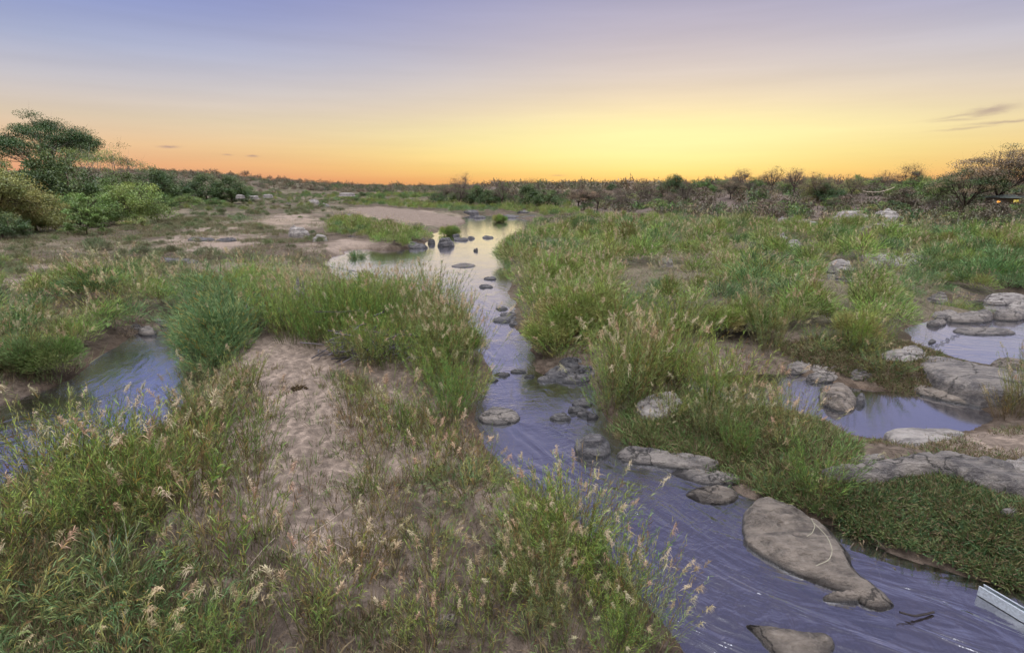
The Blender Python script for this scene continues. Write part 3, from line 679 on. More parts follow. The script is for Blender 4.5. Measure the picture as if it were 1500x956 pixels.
for vi, (k, (kw, ph)) in enumerate(VARS.items()):
    LITE[k] = []
    kk = dict(kw); kk['n'] = max(7, int(kw['n'] * .42)); kk['nl'] = max(6, int(kw['nl'] * .62)); kk['leafW'] = kw['leafW'] * 2.0; kk['leafL'] = kw['leafL'] * 1.2; kk['seg'] = 1; kk['plume'] = kw['plume'] * .8
    for j in range(2):
        st, lf, pl = reed(700 + vi * 10 + j, **kk)
        A = Acc()
        A.add(*lf.get())
        if pl.get():
            V, Q, C = pl.get(); A.add(V, Q, C)
        LITE[k].append(A.get())

BUSHY = {'willowy': (dict(n=5200, rad=1.0, h=1.75, leafL=.20, leafW=.020, pal=G_OLIVE + G_BRIGHT, plume=5), 'rounded willowy green bush'),
         'greybush': (dict(n=4200, rad=.8, h=1.1, leafL=.17, leafW=.020, pal=[(.15, .19, .09), (.19, .21, .11), (.20, .18, .11), (.13, .18, .08)], plume=0), 'low rounded grey-green bush'),
         'darkbush': (dict(n=5200, rad=1.05, h=1.7, leafL=.20, leafW=.022, pal=G_TEAL + [(.10, .17, .06)], plume=1), 'rounded dark green bush')}
for vi, (k, (kw, ph)) in enumerate(BUSHY.items()):
    PROTO[k] = []; LITE[k] = []; VARS[k] = (kw, ph)
    for j in range(3):
        st, lf = bushy(300 + vi * 10 + j, **kw); PROTO[k].append((st.mesh('stems', M_STEM), lf.mesh('foliage', M_LEAF)))
        kk = dict(kw); kk['n'] = 620; kk['leafL'] *= 1.5; kk['leafW'] = .062; kk['seg'] = 1
        st, lf = bushy(400 + vi * 10 + j, **kk); LITE[k].append(lf.get())

PL = []   # (dist, x, y, z, variant, scale, label, group)
def scatter(zone, spacing, variants, scale, label, group, jitter=.3, edge=0.3, dens=None, rockgap=0.0):
    P = poly(zone)
    lo = P.min(0); hi = P.max(0)
    nx = int((hi[0] - lo[0]) / spacing) + 1; ny = int((hi[1] - lo[1]) / spacing) + 1
    gx, gy = np.meshgrid(np.arange(nx), np.arange(ny))
    X = lo[0] + (gx + .5 * (gy % 2)) * spacing + RNG.normal(0, jitter * spacing, gx.shape)
    Y = lo[1] + gy * spacing + RNG.normal(0, jitter * spacing, gx.shape)
    X = X.ravel(); Y = Y.ravel()
    m = sdist(X, Y, P) > 0
    wd = water_sd(X, Y)
    m &= wd < -edge
    if dens is not None: m &= RNG.uniform(size=X.shape) < dens(X, Y)
    m &= Y > 3.0
    X = X[m]; Y = Y[m]
    ok = np.ones(len(X), bool)
    for R_ in ROCKS:
        near = (X > R_[:, 0].min() - 1) & (X < R_[:, 0].max() + 1) & (Y > R_[:, 1].min() - 1) & (Y < R_[:, 1].max() + 1)
        if near.any():
            ok[near] &= sdist(X[near], Y[near], R_) < -rockgap
    X = X[ok]; Y = Y[ok]
    if len(X) == 0: return
    Z = height(X, Y)
    vs = list(variants.keys()); w = np.array(list(variants.values()), float); w /= w.sum()
    cum = np.cumsum(w); un = np.clip(.5 + 1.1 * fbm(X * .22, Y * .22, 66, 2) + RNG.normal(0, .16, len(X)), 0, .999)
    pick = np.searchsorted(cum, un).clip(0, len(vs) - 1)
    nz = fbm(X * .35, Y * .35, 61, 3)
    for i in range(len(X)):
        s = RNG.uniform(*scale) * (1 + .6 * nz[i])
        PL.append((math.hypot(X[i], Y[i]), X[i], Y[i], Z[i], vs[pick[i]], s, label, group))

STRIP = chaikin(poly([(350, 500), (430, 505), (500, 570), (510, 690), (530, 800), (540, 860), (440, 860), (385, 700), (400, 600)]))
offstrip = lambda X, Y: 1 - .76 * sstep(-.25, .25, sdist(X, Y, STRIP) + .5 * fbm(X, Y, 19, 3))
clump = lambda a, f=.35: (lambda X, Y: sstep(-a, a, fbm(X * f, Y * f, 83, 3)))
# thicket between the two channels
scatter([(335, 500), (345, 455), (380, 432), (480, 436), (600, 442), (662, 462), (688, 500), (694, 560), (692, 610), (660, 600), (600, 580), (560, 570), (500, 552), (450, 535), (420, 505), (380, 492)],
        .85, dict(green=3, green_b=3, plumed=4, willowy=2, teal=1), (.62, .9), 'in the thicket between the two channels', 'reeds of the central thicket', edge=.1)
scatter([(345, 416), (480, 418), (560, 428), (480, 444), (380, 436), (330, 440)], 1.3, dict(green=3, willowy=3, plumed=1), (.55, .8), 'at the back of the central thicket', 'reeds of the central thicket', edge=.0)
scatter([(270, 520), (262, 470), (300, 455), (350, 450), (350, 510), (325, 552), (300, 562)], .8, dict(teal=4, green_b=1), (.85, 1.1), 'leaning over the head of the left channel', 'blue-green reeds at the left channel', edge=-.2)
# fringe of the sand down to the river
scatter([(590, 560), (700, 600), (700, 650), (750, 690), (860, 790), (840, 800), (740, 720), (680, 670), (620, 620)], .75, dict(green=3, sparse=3, plumed=1), (.55, .85), 'on the sandy edge above the main stream', 'reeds on the sandy river edge', edge=-.1, dens=lambda X, Y: .5 + 0 * X)
scatter([(820, 780), (905, 830), (990, 920), (1005, 960), (1020, 1010), (850, 1010), (760, 900), (760, 830)], .55, dict(sparse=2, green=4, plumed=2), (.52, .88), 'at the bottom edge beside the stream', 'foreground reeds by the stream', edge=-.1)
# bottom left bank
scatter([(-160, 760), (0, 725), (130, 680), (240, 632), (300, 604), (330, 640), (310, 700), (250, 760), (210, 830), (250, 900), (330, 930), (480, 960), (520, 1060), (-260, 1060)], .72, dict(low=1, green_b=3, dry=2, sparse=4, plumed=2), (.45, .85), 'on the bottom left bank', 'foreground reeds of the left bank', edge=.12, dens=lambda X, Y: .78 + 0 * X)
scatter([(300, 560), (400, 600), (420, 700), (400, 850), (540, 1010), (420, 1010), (260, 900), (200, 820), (300, 700), (290, 600)], .72, dict(sparse=3, low=2, dry=2, green_b=2), (.5, 1.0), 'on the sand of the left slope', 'scattered reeds on the sand', dens=lambda X, Y: .8 * offstrip(X, Y))
scatter([(500, 600), (640, 640), (760, 740), (840, 800), (800, 1010), (500, 1010), (480, 800), (520, 700)], .62, dict(dry=3, sparse=5, low=1), (.45, .8), 'on the bare sand', 'scattered reeds on the sand', dens=lambda X, Y: .75 * offstrip(X, Y))
# far side of the left channel
scatter([(-300, 640), (0, 585), (108, 552), (130, 520), (190, 486), (255, 466), (330, 440), (260, 425), (140, 435), (0, 470), (-300, 500)], .9, dict(green_b=3, willowy=2, plumed=2, darkbush=1, dry=1), (.75, 1.1), 'on the far bank of the left channel', 'reeds behind the left channel', edge=-.2)
scatter([(-300, 500), (0, 470), (140, 435), (340, 420), (350, 385), (200, 380), (0, 400), (-300, 420)], 1.5, dict(dry=3, greybush=6, green_b=1, willowy=1), (.6, .95), 'in the dry grass behind the left channel', 'scattered reeds in the dry flat', dens=clump(.3, .2))
# right of the river
scatter([(782, 545), (778, 500), (775, 455), (765, 420), (780, 400), (900, 400), (905, 430), (880, 500), (830, 535)], .95, dict(green_b=3, willowy=2, dome=2, plumed=2), (.85, 1.15), 'on the right bank where the river narrows', 'reeds where the river narrows', edge=.15)
scatter([(830, 525), (880, 480), (920, 440), (1050, 420), (1300, 440), (1345, 470), (1340, 505), (1280, 520), (1150, 535), (1050, 530), (960, 515), (900, 530)], 1.5, dict(plumed=4, willowy=4, green_b=2, darkbush=1, low=1), (.68, 1.0), 'in the wide reed bed right of the river', 'wide reed bed right of the river', edge=-.1, dens=lambda X, Y: .85 + 0 * X)
scatter([(885, 620), (880, 590), (905, 560), (950, 545), (1000, 552), (1005, 590), (960, 605), (930, 620)], .75, dict(green=3, plumed=3, green_b=2), (.85, 1.1), 'on the point between stream and pool', 'reeds on the point', edge=-.15, rockgap=-.3)
scatter([(890, 630), (960, 608), (1040, 600), (1120, 612), (1170, 640), (1200, 700), (1180, 735), (1140, 735), (1080, 700), (985, 665), (905, 640)], .8, dict(low=4, green=3, plumed=2, green_b=3), (.45, .72), 'on the green bank between stream and pool', 'reeds between stream and pool', edge=-.1)
scatter([(1050, 596), (1120, 592), (1135, 612), (1060, 616)], .6, dict(plumed=4, green=1), (.75, .95), 'at the near left corner of the pool', 'plumed reeds at the pool', edge=-.9)
scatter([(1165, 730), (1240, 700), (1255, 750), (1215, 765)], .6, dict(green=3, dry=1), (.6, .8), 'behind the big rock', 'reeds behind the big rock', edge=-.1)
scatter([(1440, 600), (1540, 590), (1560, 660), (1460, 640)], .8, dict(green=2, plumed=2, dry=2), (.6, .85), 'at the right edge beside the calm pool', 'reeds at the right end of the pool', edge=-.2)
scatter([(1280, 535), (1350, 545), (1330, 570), (1270, 560)], .8, dict(low=3, dry=2, green_b=1), (.6, .9), 'on the grassy spit behind the calm pool', 'tufts on the grassy spit', edge=.1)
scatter([(1150, 515), (1290, 512), (1290, 540), (1180, 532)], .9, dict(low=3, green_b=2, plumed=1), (.5, .8), 'on the slope behind the slabs of the pool', 'tufts on the grassy spit', edge=.1)
scatter([(1385, 440), (1460, 445), (1450, 462), (1390, 458)], .8, dict(low=3, dome=1), (.5, .7), 'on the mossy outcrop above the rapids', 'tussocks on the outcrop', edge=-3, rockgap=-5)
# mid distance right
for zz, sp_, sc_, lab_, grp_ in [([(770, 395), (760, 372), (800, 345), (1000, 340), (1300, 350), (1600, 380), (1600, 400), (1400, 400), (1300, 430), (1050, 420), (900, 400)], 3.4, (.9, 1.45), 'bulging out of the far part of the right reed bed', 'far right reed bed'),
        ([(850, 510), (880, 460), (920, 430), (1050, 415), (1300, 430), (1335, 480), (1280, 510), (1150, 525), (1050, 520)], 2.7, (.8, 1.15), 'bulging out of the wide reed bed right of the river', 'wide reed bed right of the river')]:
    scatter(zz, sp_, dict(willowy=6, darkbush=2, dome=1, plumed=2), sc_, lab_, grp_, edge=.2)
scatter([(1345, 430), (1340, 400), (1420, 385), (1560, 390), (1700, 400), (1700, 430), (1500, 430), (1420, 436)], 1.6, dict(darkbush=4, willowy=2), (.9, 1.2), 'in the dark reed mass above the right outcrop', 'dark reeds above the outcrop', edge=.2)
scatter([(780, 395), (740, 380), (730, 362), (790, 345), (1000, 345), (1200, 345), (1500, 360), (1700, 380), (1700, 400), (1400, 400), (1300, 435), (1050, 420), (900, 400)], 2.25, dict(willowy=6, green_b=1, plumed=2, greybush=1, darkbush=3), (.75, 1.25), 'in the far part of the right reed bed', 'far right reed bed', edge=.2, dens=lambda X, Y: .9 + 0 * X)
scatter([(725, 392), (722, 368), (745, 352), (775, 358), (775, 380), (760, 395)], 1.3, dict(willowy=3, darkbush=2), (.85, 1.15), 'overhanging the upper river on its right bank', 'reeds over the upper river', edge=-.5)
scatter([(782, 345), (785, 326), (900, 322), (1130, 330), (1300, 340), (1200, 350), (1000, 348), (800, 352)], 2.6, dict(willowy=4, greybush=4, darkbush=2), (.7, 1.1), 'in the farthest right reed bed', 'far right reed bed', edge=.2, dens=lambda X, Y: .75 + 0 * X)
# gravel island reeds
scatter([(535, 362), (548, 345), (600, 346), (628, 357), (600, 366), (560, 366)], 1.2, dict(willowy=4, green_b=1), (.85, 1.15), 'on the gravel island in the upper river', 'reeds of the gravel island', edge=-.6)
scatter([(480, 350), (490, 330), (560, 334), (540, 356)], 1.3, dict(willowy=4, darkbush=1), (.6, .95), 'at the left end of the gravel island', 'reeds of the gravel island', edge=.0)
def single(px, py, var, s, label, n=1, spread=.5):
    p = at(px, py)
    for i in range(n):
        x = p[0] + RNG.normal(0, spread) * (i > 0); y = p[1] + RNG.normal(0, spread) * (i > 0)
        z = max(float(height(np.array([x]), np.array([y]))[0]), -.02) - .35 * s
        PL.append((min(math.hypot(x, y), 20), x, y, z, var, s, label, 'lone reed clumps of the upper river'))
scatter([(1290, 470), (1285, 432), (1360, 425), (1480, 425), (1600, 428), (1600, 436), (1390, 438), (1345, 455)], 1.35, dict(willowy=4, darkbush=2, plumed=2, low=1), (.55, .9), 'between the right reed bed and the outcrop', 'reeds above the outcrop', edge=.1, rockgap=-.5)
single(655, 344, 'willowy', 1.0, 'round reed clump alone on the end of the gravel bar', 5, .7)
single(729, 325, 'willowy', 1.1, 'small reed island in the golden bend', 4, .7)
single(522, 377, 'teal', .62, 'little dark green tuft standing in the upper river', 2, .25)
# left flat and far fields
scatter([(240, 430), (340, 405), (480, 395), (480, 350), (400, 345), (300, 330), (150, 350), (0, 380), (-300, 420), (-300, 440), (0, 430)], 1.9, dict(greybush=7, dry=3, low=1), (.4, .9), 'on the dry left flat', 'scattered reeds in the dry flat', dens=lambda X, Y: .3 + .6 * sstep(-.3, .2, fbm(X * .15, Y * .15, 83, 3)))
scatter([(240, 345), (480, 345), (500, 330), (505, 305), (560, 302), (480, 290), (330, 292), (250, 305)], 3.2, dict(greybush=6, willowy=1, darkbush=1), (.7, 1.2), 'on the far left flat', 'reeds of the far left flat', dens=clump(.35, .1))
scatter([(500, 306), (560, 300), (700, 310), (770, 306), (900, 320), (800, 324), (740, 314), (690, 320), (640, 314), (560, 306)], 2.8, dict(willowy=4, darkbush=1), (.85, 1.2), 'behind the gravel bar and golden bend', 'reeds behind the gravel bar', edge=.3)
scatter([(480, 300), (480, 290), (640, 288), (780, 300), (900, 315), (760, 306), (600, 300)], 4.2, dict(willowy=4, darkbush=2, greybush=1), (1.0, 1.5), 'on the far flat', 'reeds of the far flat', edge=.3, dens=clump(.5, .05))

PL.sort(key=lambda t: t[0])
NIND = 298
for i, (d, x, y, z, k, s, label, group) in enumerate(PL[:NIND]):
    j = int(RNG.integers(len(PROTO[k])))
    rt = bpy.data.objects.new('reed_clump', None); COL.objects.link(rt)
    rt.location = (x, y, z); rt.rotation_euler = (0, 0, float(RNG.uniform(-0.9, 0.9))); rt.scale = (s, s, s * RNG.uniform(.9, 1.15)); rt.empty_display_size = .3
    label = label
    lab = label if group.startswith('lone') else VARS[k][1] + ' ' + label
    tag(rt, lab, 'reeds', group)
    for nm, me in zip(('stems', 'foliage'), PROTO[k][j]):
        if me: link(nm, me, rt)

def bake(items, name, mat, label=None, cat=None, cvar=.18, lite=None):
    A = Acc(); rng = np.random.default_rng(77)
    for (x, y, z, V, Q, C, s, sz) in items:
        a = rng.uniform(0, 6.283); ca, sa = math.cos(a), math.sin(a)
        W_ = V * [s, s, s * sz]
        W_ = np.stack([W_[:, 0] * ca - W_[:, 1] * sa + x, W_[:, 0] * sa + W_[:, 1] * ca + y, W_[:, 2] + z], 1)
        A.add(W_, Q, C * rng.uniform(1 - cvar, 1 + cvar) * (1 + rng.normal(0, cvar * .25, 3)))
    me = A.mesh(name, mat)
    o = link(name, me); tag(o, label, cat, kind='stuff')
    return o
items = []
for (d, x, y, z, k, s, label, group) in PL[NIND:]:
    V, Q, C = LITE[k][int(RNG.integers(len(LITE[k])))]
    items.append((x, y, z, V, Q, C, s, 1.0))
print('reed clumps', len(PL), 'baked quads', sum(len(i[4]) for i in items))
bake(items, 'reed_bed', M_GRASS, 'continuous green reed beds filling the river bed beyond the nearer clumps', 'reeds')

# ------------------------------------------------------------------ GRASS, CREEPERS, LITTER (uncountable)
def grass(name, label, cat, zone, count, hgt, blades, width, pals, dens=None, edge=.15, lean=.6, rad=.08, seg=2, dryfrac=.3, flat=0.0, rock_ok=False):
    P = poly(zone); rng = np.random.default_rng(abs(hash(name)) % 1000 if False else sum(map(ord, name)))
    lo, hi = P.min(0), P.max(0)
    # sample uniformly in the zone, denser near the camera
    X = rng.uniform(lo[0], hi[0], count * 4); Y = rng.uniform(lo[1], hi[1], count * 4)
    m = (sdist(X, Y, P) > 0) & (water_sd(X, Y) < -edge)
    if dens is not None: m &= rng.uniform(size=X.shape) < dens(X, Y)
    X = X[m][:count]; Y = Y[m][:count]
    Z = height(X, Y); n = len(X)
    if n == 0: return
    k = blades
    ts = rng.uniform(.5, 1.2, n)
    TX = np.repeat(X, k); TY = np.repeat(Y, k); TZ = np.repeat(Z, k); TS = np.repeat(ts, k)
    a = rng.uniform(0, 6.283, n * k); r = rad * TS * np.sqrt(rng.uniform(0, 1, n * k))
    Pp = np.stack([TX + r * np.cos(a), TY + r * np.sin(a), TZ - .02], 1)
    D = np.stack([np.cos(a) * lean * rng.uniform(0, 1, n * k), np.sin(a) * lean * rng.uniform(0, 1, n * k), np.full(n * k, 1 - flat)], 1) + rng.normal(0, .15, (n * k, 3))
    pals = np.array(pals); tc = pals[rng.integers(len(pals), size=n)]
    C = np.repeat(tc, k, 0) * rng.uniform(.7, 1.3, (n * k, 1))
    dr = rng.uniform(size=n * k) < dryfrac
    C[dr] = np.array([.16, .115, .07]) * rng.uniform(.6, 1.3, (dr.sum(), 1))
    V, Q, CC = strips(Pp, D, hgt * TS * rng.uniform(.5, 1.1, n * k), width, rng.uniform(.1, .6, n * k), C, rng, seg)
    o = link(name, mesh_np(name, V, Q, CC, False, M_GRASS)); tag(o, label, cat, kind='stuff')

near = [(-200, 560), (300, 560), (480, 560), (700, 660), (900, 820), (1020, 1050), (-350, 1080)]
grass('sand_grass', 'sparse green and straw grass tufts growing in the sand', 'grass', near, 3400, .40, 16, .012, [(.15, .21, .07), (.20, .22, .09), (.24, .19, .10)], dens=lambda X, Y: offstrip(X, Y) * (.2 + .8 * sstep(-.3, .25, fbm(X * .6, Y * .6, 83, 3))), rad=.14, dryfrac=.4)
grass('bank_grass', 'dense undergrowth between the reeds of the near banks', 'grass', [(-250, 700), (0, 680), (280, 610), (320, 640), (250, 760), (200, 850), (420, 1060), (-350, 1080)], 3600, .42, 14, .012, [(.11, .18, .07), (.15, .19, .07), (.19, .16, .08)], rad=.16, dryfrac=.3, edge=-.05)
grass('litter', 'dry stalks and dead leaves littering the sand', 'litter', near, 14000, .16, 4, .011, [(.26, .19, .12), (.14, .10, .07), (.40, .33, .24), (.05, .04, .03)], dens=lambda X, Y: (.1 + .9 * offstrip(X, Y)) * sstep(-.4, .4, fbm(X * .8, Y * .8, 83, 3)), rad=.15, lean=3, flat=.95, dryfrac=.2, seg=1)
grass('creepers', 'mat of low dark green creepers on the right bank above the stream', 'creepers', [(1190, 730), (1290, 710), (1400, 700), (1480, 735), (1600, 790), (1600, 870), (1490, 862), (1420, 838), (1330, 808), (1250, 785)], 6500, .26, 12, .02, [(.06, .11, .045), (.09, .14, .05), (.14, .17, .06), (.17, .15, .07)], dens=lambda X, Y: .25 + .75 * sstep(-.25, .1, fbm(X * 1.3, Y * 1.3, 44, 3)), rad=.2, lean=1.4, dryfrac=.16, edge=-.28)
grass('bank_weeds', 'tangled green weeds covering the bank between stream and pool', 'weeds', [(885, 635), (950, 595), (1040, 595), (1150, 612), (1215, 640), (1250, 680), (1245, 740), (1220, 765), (1140, 740), (1080, 710), (985, 672), (905, 645)], 4200, .36, 12, .018, [(.11, .18, .06), (.16, .21, .07), (.19, .16, .08)], rad=.16, lean=1.0, dryfrac=.22, edge=-.12)
grass('shore_weeds', 'thin weeds and dead stalks on the sandy ground round the calm pool', 'weeds', [(1240, 640), (1500, 640), (1650, 700), (1650, 780), (1480, 735), (1400, 700), (1270, 670)], 1500, .16, 10, .012, [(.10, .14, .05), (.16, .16, .06), (.2, .15, .09)], dens=clump(.3, .7), rad=.12, lean=1.2, dryfrac=.4)
grass('spit_grass', 'matted grass on the spit between the right-hand pools', 'grass', [(1130, 520), (1300, 505), (1360, 530), (1440, 580), (1330, 578), (1250, 560), (1150, 535)], 2600, .28, 12, .022, [(.09, .12, .045), (.14, .14, .06), (.18, .14, .08)], rad=.16, lean=1.2, dryfrac=.35, edge=0, dens=lambda X, Y: .7 + 0 * X)
grass('flat_grass', 'patchy muted green and straw grass over the left flat', 'grass', [(-400, 620), (0, 590), (120, 545), (250, 470), (360, 430), (480, 400), (480, 350), (400, 340), (300, 322), (150, 335), (0, 365), (-400, 430)], 8000, .62, 12, .045, [(.16, .19, .085), (.20, .20, .10), (.25, .20, .13), (.13, .18, .07), (.19, .21, .12)], dens=clump(.35, .3), rad=.32, lean=.8, dryfrac=.3, seg=1)
grass('far_grass', 'low grass fading over the far left flat', 'grass', [(150, 335), (480, 350), (500, 310), (560, 300), (700, 296), (600, 286), (420, 284), (300, 294)], 9000, .6, 10, .09, [(.15, .19, .085), (.19, .20, .10), (.23, .19, .12)], dens=clump(.4, .07), rad=.8, lean=.9, dryfrac=.25, seg=1)
grass('bed_undergrowth', 'undergrowth between the reeds of the right reed bed', 'grass', [(770, 545), (745, 420), (790, 345), (1000, 330), (1300, 340), (1700, 380), (1700, 450), (1345, 470), (1300, 520), (1000, 550), (880, 520)], 3000, .4, 10, .035, [(.14, .20, .075), (.18, .20, .08), (.12, .18, .08)], rad=.5, lean=.7, dryfrac=.2, seg=1, edge=.1)
grass('toe_grass', 'dry mauve-brown grass along the foot of the right-hand scrub slope', 'grass', [(640, 296), (760, 300), (900, 315), (1030, 322), (1300, 332), (1500, 352), (1800, 380), (1800, 395), (1500, 370), (1300, 345), (1000, 334), (800, 318), (640, 302)], 7000, .6, 10, .08, [(.20, .16, .13), (.16, .13, .10), (.13, .12, .07)], rad=.7, lean=.8, dryfrac=.3, seg=1)

# ------------------------------------------------------------------ TREES AND SHRUBS
def tree(seed, Ht, spread, kind='leafy', nclu=26, leaves=130, leaf=.22, trunk=.22, pal=((.07, .10, .035),), bark=(.10, .08, .06), base=.25, flat=.5, low=.35):
    """crown centres -> limbs from the trunk -> leaves in clumps"""
    rng = np.random.default_rng(seed); tr, cr = Acc(), Acc(); pal = np.array(pal)
    bark = np.array(bark)
    fork = np.array([rng.normal(0, .04) * Ht, rng.normal(0, .04) * Ht, base * Ht])
    pts = np.array([[0, 0, -.4], [fork[0] * .2, fork[1] * .2, fork[2] * .45], fork])
    V, Q = tube(pts, np.array([trunk * 1.25, trunk, trunk * .8]) * Ht / 8, 7); tr.add(V, Q, bark)
    nl = 5 if kind != 'shrub' else 7
    limbs = []
    for i in range(nl):
        a = 2 * np.pi * (i + rng.uniform(-.3, .3)) / nl
        rr = spread * rng.uniform(.35, .6)
        e = np.array([rr * math.cos(a), rr * math.sin(a), Ht * rng.uniform(.55, .75)])
        mid = fork * .5 + e * .5 + np.array([rr * math.cos(a) * .1, rr * math.sin(a) * .1, -Ht * .03]) + rng.normal(0, .03, 3) * Ht
        tt = np.linspace(0, 1, 6)[:, None]
        p = (1 - tt) ** 2 * fork + 2 * tt * (1 - tt) * mid + tt ** 2 * e
        V, Q = tube(p, np.linspace(.55, .22, 6) * trunk * Ht / 8, 5); tr.add(V, Q, bark)
        limbs.append(p)
    for c in range(nclu):
        a = rng.uniform(0, 6.283); r = math.sqrt(rng.uniform(0, 1)) * spread
        if kind == 'umbrella':
            zc = Ht * (.93 - .3 * (r / spread) ** 2 + rng.normal(0, .07))
        else:
            zt = 1 - (r / spread) ** 2 * .55
            zc = Ht * (low + (zt * .95 - low) * rng.uniform(.35 if low > .15 else .02, 1.0) ** .7)
        ctr = np.array([r * math.cos(a), r * math.sin(a), zc])
        L_ = limbs[int(np.argmin([np.linalg.norm(l[-1] - ctr) for l in limbs]))]
        s = L_[rng.integers(2, 6)]
        mid = (s + ctr) / 2 + rng.normal(0, .05, 3) * spread + [0, 0, -.04 * Ht]
        tt = np.linspace(0, 1, 5)[:, None]
        p = (1 - tt) ** 2 * s + 2 * tt * (1 - tt) * mid + tt ** 2 * ctr
        V, Q = tube(p, np.linspace(.2, .06, 5) * trunk * Ht / 8, 4); tr.add(V, Q, bark)
        cs = spread * rng.uniform(.16, .30)
        # twigs
        k = 14 if kind != 'bare' else 60
        D = rng.normal(0, 1, (k, 3)) * [1, 1, .6] + [0, 0, .5]
        P0 = p[rng.integers(2, 5, k)]
        tw = cs * rng.uniform(.7, 1.5, k)
        V, Q, C = strips(P0, D, tw, .035 * Ht / 8 + .01, 0.0, np.tile(bark * 1.2, (k, 1)), rng, 1); tr.add(V, Q, C)
        if kind == 'bare':
            k2 = 170
            P1 = ctr + rng.normal(0, 1, (k2, 3)) * cs * [1, 1, .55]
            D = nrm(P1 - ctr * [1, 1, .9]) + rng.normal(0, .5, (k2, 3))
            V, Q, C = strips(P1, D, cs * rng.uniform(.15, .5, k2), .03, 0.0, pal[rng.integers(len(pal), size=k2)] * rng.uniform(.7, 1.2, (k2, 1)), rng, 1); cr.add(V, Q, C)
        else:
            n_ = int(leaves * rng.uniform(.6, 1.4))
            g = rng.normal(0, 1, (n_, 3)); g = nrm(g) * (rng.uniform(0, 1, (n_, 1)) ** .45)
            P1 = ctr + g * cs * [1.25, 1.25, flat]
            D = rng.normal(0, 1, (n_, 3)) + g
            cc = pal[rng.integers(len(pal))] * rng.uniform(.75, 1.3)
            C = np.tile(cc, (n_, 1)) * rng.uniform(.7, 1.3, (n_, 1))
            V, Q, C = strips(P1, D, leaf * rng.uniform(.6, 1.3, n_), leaf * .6, .2, C, rng, 1, base_w=.9); 
            cr.add(V, Q, C)
    return tr.mesh('trunk', M_BARK), cr.mesh('crown', M_CROWN)

GD = [(.05, .095, .03), (.065, .11, .035), (.085, .13, .04)]
GM = [(.14, .23, .055), (.18, .25, .06), (.11, .18, .05)]
GY = [(.25, .25, .075), (.21, .23, .07), (.28, .24, .08), (.16, .20, .06)]
GB = [(.14, .105, .075), (.17, .13, .09), (.115, .095, .065), (.13, .135, .065)]
GR = [(.36, .26, .15), (.30, .22, .13), (.24, .18, .11)]
TV = {
    'dark': [tree(1, 7, 3.8, 'leafy', 60, 190, .24, pal=GD, low=.1, flat=.8), tree(2, 6.5, 3.6, 'leafy', 56, 190, .24, pal=GD, low=.1, flat=.8)],
    'green': [tree(3, 6, 3.5, 'leafy', 56, 180, .2, pal=GM, low=.08, flat=.7), tree(4, 6, 3.3, 'leafy', 52, 180, .2, pal=GM, low=.08, flat=.7)],
    'yellow': [tree(5, 6, 3.6, 'leafy', 64, 230, .17, pal=GY, low=.05, flat=.8), tree(6, 5.5, 3.4, 'leafy', 60, 220, .17, pal=GY, low=.05, flat=.8)],
    'umbrella': [tree(7, 8, 5.6, 'umbrella', 80, 150, .17, pal=GR + GB, bark=(.07, .055, .045), flat=.5, base=.3), tree(8, 8, 5.2, 'umbrella', 74, 140, .17, pal=GR + GB, bark=(.07, .055, .045), flat=.35, base=.28), tree(9, 7.5, 5.0, 'umbrella', 70, 150, .16, pal=GR + GD, bark=(.07, .055, .045), flat=.35)],
    'bare': [tree(10, 7, 3.2, 'bare', 30, pal=GR, bark=(.10, .08, .07)), tree(11, 6.5, 3.0, 'bare', 28, pal=GB, bark=(.10, .08, .07)), tree(12, 7, 2.8, 'bare', 26, pal=GB, bark=(.10, .08, .07))],
    'shrub': [tree(13, 3, 2.2, 'shrub', 22, 90, .17, pal=GB, low=.1, base=.1), tree(14, 2.8, 2.2, 'shrub', 22, 90, .17, pal=GB, low=.1, base=.1), tree(15, 2.6, 2.0, 'bare', 20, pal=GB, bark=(.10, .085, .08), base=.1, low=.12)],
    'greenshrub': [tree(16, 2.6, 2.0, 'shrub', 22, 110, .15, pal=GM + GY, low=.08, base=.1), tree(17, 2.6, 2.1, 'shrub', 22, 110, .15, pal=GD + GM, low=.08, base=.1)],
    'fig': [tree(18, 15, 8.6, 'umbrella', 80, 480, .24, pal=GD, trunk=.26, bark=(.20, .17, .14), flat=.42, base=.28)],
    'airy': [tree(19, 12, 8.5, 'umbrella', 46, 200, .2, pal=GD + GM, trunk=.2, bark=(.24, .2, .17), flat=.35, base=.3)],
    'sapling': [tree(20, 3.4, 1.15, 'leafy', 30, 120, .16, pal=[(.13, .22, .06), (.16, .25, .07)], trunk=.1, low=.08, base=.3)],
}
KN = {'dark': 'round_tree', 'green': 'leafy_tree', 'yellow': 'bushy_tree', 'umbrella': 'thorn_tree', 'bare': 'bare_tree', 'shrub': 'scrub_bush', 'greenshrub': 'green_bush', 'fig': 'fig_tree', 'airy': 'spreading_tree', 'sapling': 'young_tree'}
CAT = {'shrub': 'bush', 'greenshrub': 'bush'}
placed = 0
def put(k, x, y, s, label, group=None, sz=1.0, z=None):
    global placed
    placed += 1
    if z is None: z = float(height(np.array([x]), np.array([y]))[0])
    tm, cm = TV[k][int(RNG.integers(len(TV[k])))]
    rt = bpy.data.objects.new(KN[k], None); COL.objects.link(rt)
    rt.location = (x, y, z - .05); rt.rotation_euler = (0, 0, float(RNG.uniform(0, 6.28))); rt.scale = (s, s, s * sz)
    tag(rt, label, CAT.get(k, 'tree'), group)
    link('trunk', tm, rt); link('crown', cm, rt)
def putp(k, px, dist, s, label, group=None, sz=1.0):
    x = (px - 750) / F * dist; put(k, x, dist, s, label, group, sz)

